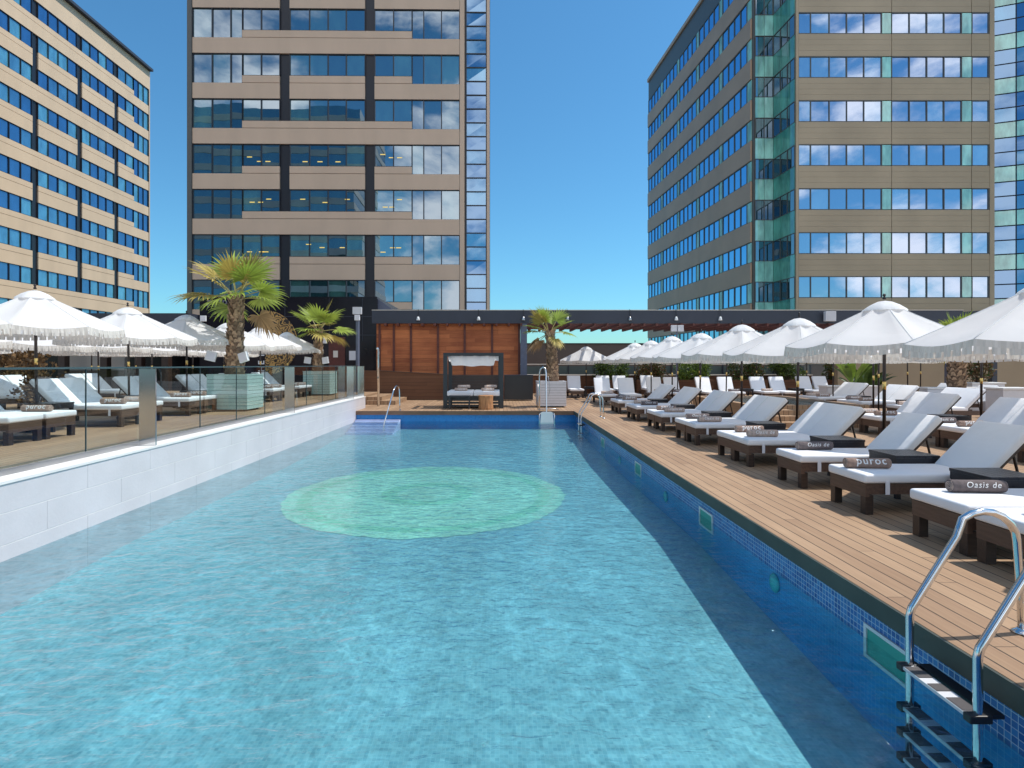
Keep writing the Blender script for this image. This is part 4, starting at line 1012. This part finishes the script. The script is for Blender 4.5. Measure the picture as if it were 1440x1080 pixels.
strap_plant((14.1, 22.1, .7), 1.5, 14, 'leafy banana-like plant in the low white planter', 3, M['hedge_y'])
strap_plant((16.2, 24.6, 0), 2.0, 14, 'tall dark green plant against the sand wall', 4, M['hedge'])
white_box(14.6, 17.3, 18.9, 19.3, .83, 'long white planter with a palm behind the lone loungers')
white_box(17.4, 18.6, 20.4, 20.9, .95, 'tall white planter box with a red-leaved plant')
white_box(14.9, 15.9, 16.4, 17.0, .92, 'white planter box cut by the right picture edge')
white_box(17.0, 18.1, 19.0, 19.8, .42, 'low white seat in front of the tall white planter', 'seat', 'seat')
white_box(15.6, 16.5, 17.2, 17.9, .45, 'white cube seat near the right picture edge', 'seat', 'seat')
bush('potted_plant', (17.9, 20.65, .9), .22, .2, .95, 900, [M['hedge_r'], M['hedge']], 'thin reddish plant in the tall white planter', 77, 'plant', 'tropical plants by the sand wall')
make_palm((15.75, 19.1, .8), 1.75, .26, .2, 1.0, 16, 'fan palm rising over the right-hand umbrellas', 31, 2)
bush('hedge', (-16.6, 17.2, LZ), .8, .5, 1.9, 2500, [M['hedge_y'], M['hedge']], 'green hedge at the far left behind the umbrellas', 61, 'hedge', 'plants on the left deck')
bush('hedge', (-15.4, 17.6, LZ), .5, .4, 1.6, 1800, [M['hedge_r'], M['leaf_d']], 'brown dry hedge at the far left behind the umbrellas', 62, 'hedge', 'plants on the left deck')
bush('bush', (-11.4, 13.6, LZ), .35, .3, 1.45, 900, [M['hedge_r'], M['leaf_d']], 'dry brown bush behind the first umbrella pole on the left', 63, 'bush', 'plants on the left deck')

# small raised pool with timber steps
t = thing('plunge_pool', 'small raised blue pool with timber steps behind the front loungers', 'plunge pool')
b = MB(); b.box(6.9, 10.1, 15.1, 15.3, 0, .50); b.box(6.9, 10.1, 19.6, 19.8, 0, .50); b.box(6.9, 7.1, 15.3, 19.6, 0, .50); b.box(9.9, 10.1, 15.3, 19.6, 0, .50); b.build('surround', M['deck'], t)
b = MB(); b.box(7.1, 9.9, 15.3, 19.6, .1, .2); b.build('basin', M['tile_back'], t)
for k in range(3):
    b = MB(); b.box(6.9, 9.4, 14.1+k*.33, 14.1+k*.33+.325, .001, .13+.13*k); b.build('step', M['deck'], t)
b = MB(); b.face([(7.1, 15.3, .42), (9.9, 15.3, .42), (9.9, 19.6, .42), (7.1, 19.6, .42)]); o = b.build('water', M['water'], t)

# ------------------------------------------------------------ black hotel front on the left
t = thing('black_building', 'glossy black hotel block with a gold half mandala and white lettering', 'building')
BX0, BX1, BYF = -16.2, -6.6, 30.0
b = MB(); b.box(BX0, BX1, BYF, 40, -1, 5.28); b.build('wall', M['blackg'], t)
b = MB()
for x in (-14, -11.6, -9.2, -7.4): b.box(x, x+.02, BYF-.006, BYF-.001, 0, 5.2)
for z in (3.2, 4.2): b.box(BX0, BX1, BYF-.007, BYF-.002, z, z+.02)
b.build('joint', M['char'], t)
sign_text('lettering', 'PURO', .62, M['letter_g'], ((312-VX)/F*29.9, BYF-.02, 1.6+(VY-428)/F*29.9), parent=t, ext=.01, sp=1.1)
sign_text('lettering', 'BARCELONA', .17, M['letter_g'], ((318-VX)/F*29.9, BYF-.02, 1.6+(VY-439)/F*29.9), parent=t, ext=.01, sp=1.6)
sign_text('lettering', 'THE IMPERIAL', .46, M['letter'], ((367-VX)/F*29.9, BYF-.02, 1.6+(VY-490)/F*29.9+.1), rot=(R(90), R(-90), 0), parent=t, ext=.01, sp=1.22, bold=.006)
b = MB(); P = [(0, -1.75)]+[(1.75*math.cos(R(a)), 1.75*math.sin(R(a))) for a in range(-88, 89, 4)]+[(0, 1.75)]
b.prism(P, -.02, 0, 'y'); o = b.build('mandala', M['mandala'], t); o.location = ((372-VX)/F*29.9, BYF-.004, 1.6+(VY-482)/F*29.9)
b = MB(); b.box(-13.6, -12.9, BYF-.05, BYF-.008, 4.0, 4.14); b.build('gold_bar', M['gold'], t)
# glass doors and notices at its right end
b = MB(); b.box(-8.3, -6.75, BYF-.05, BYF-.01, .3, 2.9); b.build('door', M['blackg'], t)
b = MB(); b.box(-9.2, -8.32, BYF-.08, BYF-.01, .0, 3.1); b.build('red_panel', M['redwall'], t)
b = MB(); b.box(-8.95, -8.7, BYF-.1, BYF-.081, 2.0, 2.36); b.build('notice', M['sill'], t)
b = MB(); b.box(-8.1, -7.75, BYF-.07, BYF-.051, 1.85, 2.35); b.build('notice', M['paper'], t)
# side return glazing above
b = MB(); b.prism([(-6.6, 4.2), (-5.2, 4.2), (-6.6, 5.2)], 30.2, 30.3, 'y'); b.build('glass_fin', M['slate'], t)
for i, px in enumerate((286, 455)):
    flood(((px-VX)/F*27, 27, 1.6+(VY-(448 if i == 0 else 479))/F*27), .28, 0, ['white box floodlight above the umbrellas left of the near palm', 'white box floodlight right of the farther palm crown'][i], 'floodlights on the black building')
# pergola of dark posts at the far left
t = thing('dark_pergola', 'dark low pavilion with timber posts behind the left umbrellas', 'pavilion')
b = MB(); b.box(-40, -16.25, 29.0, 36, 3.75, 4.30); b.build('roof', M['char'], t)
b = MB(); b.box(-40, -16.25, 35.8, 36, -.1, 3.74); b.build('rear_wall', M['blackg'], t)
for x in (-25.5, -24.3, -23.0, -20.8, -19.0, -17.6):
    b = MB(); b.box(x, x+.35, 28.9, 29.25, 0, 3.74); b.build('post', M['dwood'], t)
t = thing('pale_partition', 'pale partition wall under the left umbrellas', 'wall')
b = MB(); b.box(-24.2, -20.6, 30.5, 30.7, 0, 3.2); b.build('face', M['pale_block'], t)
b = MB(); b.box(-24.2, -20.6, 30.44, 30.498, .0, 1.3); b.build('plinth', M['brownwall'], t)

# ------------------------------------------------------------ office towers
def frame_strip(b, x0, x1, y, z0, z1, bounds, w_=.06, d=.10):
    """outer frame and mullions in front of a window band"""
    b.box(x0, x1, y-d, y+.02, z0-w_, z0, rv=.5); b.box(x0, x1, y-d, y+.02, z1, z1+w_, rv=.5)
    for x in bounds: b.box(x-w_/2, x+w_/2, y-d, y+.02, z0, z1, rv=.5)
def panes(b, y, z0, z1, bounds):
    for i in range(len(bounds)-1):
        t1, t2 = random.uniform(-.008, .008), random.uniform(-.008, .008)
        b.face([(bounds[i], y-t1, z0), (bounds[i+1], y+t1, z0), (bounds[i+1], y+t1+t2, z1), (bounds[i], y-t1+t2, z1)], random.random())

def banded_facade(root, segs, rows, ztop0, mwall, mwin, pitch=3.6, short=1.67, tall=2.3, lamps=None, pil='darkm', x_end=None):
    """segs: ('w', bounds, tall?) or ('p', x0, x1). Local x along the face, outward = -y."""
    for k in rows:
        zt = ztop0-pitch*k; cont = (k % 2 == 0)
        # spandrel panels below this window row
        b = MB()
        for s_ in segs:
            if s_[0] == 'w':
                zb = zt-(tall if s_[2] else short); x0, x1 = s_[1][0], s_[1][-1]
                if not s_[2]: b.box(x0, x1, -.16, 0, zt-tall+.02, zb-.05, rv=.5)
                b.box(x0, x1, -.16, 0, zt-pitch+.05, zt-tall-.02, rv=.5)
            elif cont:
                b.box(s_[1]+.003, s_[2]-.003, -.16, 0, zt-pitch+.05, zt-tall-.02, rv=.5)
                b.box(s_[1]+.003, s_[2]-.003, -.16, 0, zt-tall+.02, zt-short-.05, rv=.5)
        b.build('spandrel', mwall, root)
        for s_ in segs:
            if s_[0] != 'w': continue
            zb = zt-(tall if s_[2] else short)
            b = MB(); panes(b, -.03, zb, zt, s_[1]); o = b.build('window', mwin, root, recalc=False)
            b = MB(); frame_strip(b, s_[1][0], s_[1][-1], -.03, zb, zt, s_[1], .07); b.build('frame', M['darkm'], o)
            if lamps and (k in lamps) and not s_[2]:
                for q in range(3):
                    xx = s_[1][0]+.3+(s_[1][-1]-s_[1][0]-1.1)*(q+random.random()*.6)/3; zz = zt-random.choice((.75, 1.0, 1.35))
                    b = MB(); b.box(xx, xx+.40, -.045, -.04, zz, zz+.07); b.build('ceiling_lamp', M['glow'], o)

# --- middle tower
mt = thing('office_tower', 'beige office tower with stepped window bands behind the black building', 'office tower', ((268-VX)/F*44, 44, 0), R(.75))
S = 44/F
def gx(px): return (px-268)*S
segs = [('w', [gx(p) for p in (272, 299, 325, 341.3)], True), ('w', [gx(p) for p in (341.3, 367.5, 393.5)], False), ('p', gx(393.5), gx(407.5)),
        ('w', [gx(p) for p in (407.5, 435, 461, 486.5, 513)], False), ('p', gx(513), gx(526.5)),
        ('w', [gx(p) for p in (526.5, 553, 579)], False), ('w', [gx(p) for p in (579, 595.5, 620.5, 646)], True)]
z0 = 1.6+(VY-12.7)*S
banded_facade(mt, segs, range(-3, 7), z0, M['beige2'], M['win_mid'], 63.6*S, 29.7*S, 40.7*S, lamps=(3, 4, 5))
b = MB(); b.box(gx(265.5), gx(688), .001, 20, -12, z0+16); b.build('core', M['darkm'], mt)
b = MB(); b.box(gx(265), gx(271.5), -.22, 0, -12, z0+16.2); b.build('edge_fin', M['greyfr'], mt)
b = MB(); b.box(gx(646.5), gx(653), -.16, 0, -12, z0+16.1); b.box(gx(684.5), gx(688.5), -.16, 0, -12, z0+16.1); b.build('edge_panel', M['beige2'], mt)
b = MB(); zz = 0; zl = []
while zz < z0+15: b.face([(gx(656), -.04+random.uniform(-.01, .01), zz), (gx(684), -.04+random.uniform(-.01, .01), zz), (gx(684), -.04+random.uniform(-.01, .01), zz+1.1), (gx(656), -.04+random.uniform(-.01, .01), zz+1.1)]); zl.append(zz); zz += 1.1
o = b.build('window', M['win_strip'], mt, recalc=False)
b = MB()
for z_ in zl: b.box(gx(655), gx(684.4), -.1, 0, z_-.04, z_+.04)
for p in (655.2, 684): b.box(gx(p)-.05, gx(p)+.05, -.12, 0, 0, z0+15)
b.build('frame', M['darkm'], o)
b = MB(); b.box(gx(272), gx(686), -.1, .8, z0+16.2, z0+17); b.build('parapet', M['beige2'], mt)

# --- left tower (face toward +X); local x runs toward the camera, outward = world +X
lt = thing('office_tower', 'sunlit beige office block with blue windows at the left picture edge', 'office tower', (-50, 79.0-44.2, 0), R(90))
segs = []
def quad(a, c, n): return [a+(c-a)*i/n for i in range(n+1)]
segs.append(('w', quad(.15, 3.3, 3), True)); segs.append(('w', quad(3.3, 6.4, 2), False))
xx = 6.4
for k in range(6):
    segs.append(('p', xx, xx+.75)); segs.append(('w', quad(xx+.75, xx+6.3, 4), False)); xx += 6.3
segs = [(q[0], [xx-v for v in q[1]][::-1], q[2]) if q[0] == 'w' else ('p', xx-q[2], xx-q[1]) for q in segs][::-1]
banded_facade(lt, segs, range(0, 12), 40.7, M['beige'], M['win_left'])
b = MB(); b.box(0, xx, .001, 22, -12, 43.2); b.build('core', M['darkm'], lt)
b = MB(); b.box(0, xx, -.16, 0, 40.78, 43.4); b.box(xx+.001, xx+.16, -.16, 22, -12, 43.4); b.build('parapet', M['beige'], lt)
b = MB(); b.box(0, xx+.17, -.65, 22, 43.42, 43.75); b.build('roof_slab', M['char'], lt)
b = MB(); b.box(0, xx, -.16, 0, -12, -2.6); b.build('base_wall', M['beige'], lt)

# --- right tower
rt = thing('office_tower', 'olive-brown office tower with mirror windows and green glass corner on the right', 'office tower')
S = 45.5/F; ZT = 1.6+(VY-19.4)*S
rows = range(-2, 9)
def cpx(p): return (p/2.571+880-VX)*S
bounds = [622, 666, 733, 796, 858, 922]; b2 = [958, 1022, 1085, 1147, 1210]; b3 = [1248, 1308]
b = MB(); b.box(cpx(620), cpx(1330), 45.5, 75, -12, ZT+10.8); b.build('core', M['greyfr'], rt)
for k in rows:
    zt = ZT-3.6*k; zb = zt-1.66
    b = MB()
    for j in range(4):
        z_a = zt-3.6+.06+j*.455; b.box(cpx(622), cpx(956), 45.36, 45.5, z_a, z_a+.445, rv=.5); b.box(cpx(958), cpx(1244), 45.36, 45.5, z_a, z_a+.445, rv=.5); b.box(cpx(1246), cpx(1310), 45.36, 45.5, z_a, z_a+.445, rv=.5)
    b.build('spandrel', M['olive'], rt)
    for bb in (bounds, b2, b3):
        q = [cpx(p) for p in bb]; b = MB(); panes(b, 45.44, zb, zt, q); o = b.build('window', M['win_right'], rt, recalc=False)
        b = MB(); frame_strip(b, q[0], q[-1], 45.44, zb, zt, q, .055, .08); b.build('frame', M['greyfr'], o)
    for (qa, qb) in ((924, 956), (1212, 1246)):
        b = MB(); b.box(cpx(qa), cpx(qb), 45.40, 45.47, zb, zt); b.build('green_panel', M['spandrel'], rt)
b = MB(); b.box(cpx(1310.5), cpx(1327), 45.34, 45.5, -12, ZT+10.8); b.box(cpx(612), cpx(621), 45.34, 45.5, -12, ZT+10.8); b.build('edge_panel', M['olive'], rt)
# recessed green corner: flat strip then return facing the pool
xa, xc = (1060-VX)/F*48.8, cpx(612)
b = MB(); b.box(xa, xc-.001, 48.8, 60, -12, ZT+10.8); b.build('corner_core', M['greyfr'], rt)
for k in rows:
    zt = ZT+.05-3.6*k; zb = zt-1.7
    q = quad(xa+.1, xc-.22, 2)
    b = MB(); panes(b, 48.74, zb, zt, q); o = b.build('window', M['win_mid'], rt, recalc=False)
    b = MB(); frame_strip(b, q[0], q[-1]+.03, 48.74, zb, zt, q, .05, .06); b.build('frame', M['greyfr'], o)
    for (qa, qb) in ((q[0], q[1]-.02), (q[1]+.02, q[2])):
        b = MB(); b.box(qa, qb, 48.70, 48.77, zt-3.54, zb-.06); b.build('green_panel', M['spandrel'], rt)
# angled return: from (xc-1, 48.7) to (xc, 45.5)
ang = math.atan2(45.5-48.7, .17); Ld = math.hypot(.17, 3.2)
mr_ = Matrix.Translation((xc-.17, 48.7, 0)) @ Matrix.Rotation(ang, 4, 'Z')
for k in rows:
    zt = ZT-3.6*k; zb = zt-1.66
    q = quad(0.02, Ld, 3)
    b = MB(); panes(b, -.02, zb, zt, q); b.bm.transform(mr_); o = b.build('window', M['win_mid'], rt, recalc=False)
    b = MB(); frame_strip(b, 0, Ld, -.02, zb, zt, q, .05, .05); b.bm.transform(mr_); b.build('frame', M['greyfr'], o)
    b = MB()
    for i in range(3): b.box(q[i]+.02, q[i+1]-.02, -.05, -.001, zt-3.54, zb-.06)
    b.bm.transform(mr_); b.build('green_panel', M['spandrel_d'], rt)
b = MB(); b.box(0, Ld, 0, .1, -12, ZT+10.8); b.bm.transform(mr_); b.build('return_core', M['greyfr'], rt)
# long side face toward the pool
p0 = Vector(((912-VX)/F*76, 76, 0)); p1 = Vector((xa-.02, 48.8, 0)); dv = p1-p0; Ls = dv.length; angs = math.atan2(dv.y, dv.x)
ms = Matrix.Translation(p0) @ Matrix.Rotation(angs, 4, 'Z')
b = MB(); b.box(0, Ls, .001, 12, -12, 40.3); b.bm.transform(ms); b.build('side_core', M['greyfr'], rt)
for k in rows:
    zt = ZT+.0-3.6*k; zb = zt-1.7
    b = MB(); nbay = 5; bl = (Ls-.5)/nbay; strips = []; gp = MB(); fr_ = MB()
    for j in range(nbay):
        q = quad(.25+j*bl, .25+(j+1)*bl-.75, 4); panes(b, -.04, zb, zt, q)
        frame_strip(fr_, q[0], q[-1], -.04, zb, zt, q, .06, .07)
        if j < nbay-1 or True: gp.box(q[-1]+.04, q[-1]+.72, -.06, -.005, zb, zt)
    b.bm.transform(ms); fr_.bm.transform(ms); gp.bm.transform(ms)
    o = b.build('window', M['win_side'], rt, recalc=False); fr_.build('frame', M['greyfr'], o); gp.build('green_panel', M['spandrel'], rt)
    b = MB()
    for j in range(nbay): b.box(.02+j*bl+(.23 if j else 0), .25+(j+1)*bl-.02, -.14, 0, zt-3.53, zb-.07)
    b.bm.transform(ms); b.build('spandrel', M['brownclad'], rt)
b = MB(); b.box(-.1, Ls, -.16, 12, 40.3, 40.75); b.bm.transform(ms); b.build('parapet', M['brownclad'], rt)
# curved glass wing at the right edge
p0 = Vector((cpx(1330), 45.6, 0)); wing = MB(); fr_ = MB(); gp = MB()
seg = []
for i in range(9):
    a = R(-20-7*i); seg.append(p0.copy()); p0 = p0+Vector((math.cos(a), math.sin(a), 0))*1.55
for k in rows:
    zt = ZT+.55-3.6*k
    b = MB(); fr_ = MB(); gp = MB()
    for i in range(8):
        A, B = seg[i], seg[i+1]; nrm = Vector((B.y-A.y, -(B.x-A.x), 0)).normalized()
        for (za, zb_) in ((zt-1.15, zt-.04), (zt-2.3, zt-1.19)):
            b.face([(A.x, A.y, za), (B.x, B.y, za), (B.x, B.y, zb_), (A.x, A.y, zb_)], random.random())
        gp.face([(A.x, A.y, zt-3.56), (B.x, B.y, zt-3.56), (B.x, B.y, zt-2.34), (A.x, A.y, zt-2.34)], random.random())
        fr_.tube([(A.x, A.y, zt-3.6), (A.x, A.y, zt)], .05, 4)
        for z_ in (zt, zt-1.17, zt-2.32): fr_.tube([(A.x, A.y, z_), (B.x, B.y, z_)], .05, 4)
    o = b.build('window', M['win_strip'], rt, recalc=False); fr_.build('frame', M['darkm'], o); gp.build('green_panel', M['spandrel'], rt, recalc=False)

# --- a tower across the street behind the terrace: its mirror image shows in the middle tower's windows
bt = thing('office_tower', 'grey tower with pale bands seen only as a reflection in the middle tower windows', 'office tower', (0, -42, 0))
b = MB(); b.box(-74, -30, -20, 0, -12, 62); b.build('core', M['win_mid'], bt)
for k in range(18):
    b = MB(); b.box(-74.1, -29.9, -20.1, .12, -8+k*3.9, -8+k*3.9+1.5); b.build('spandrel', M['pale_block'], bt)
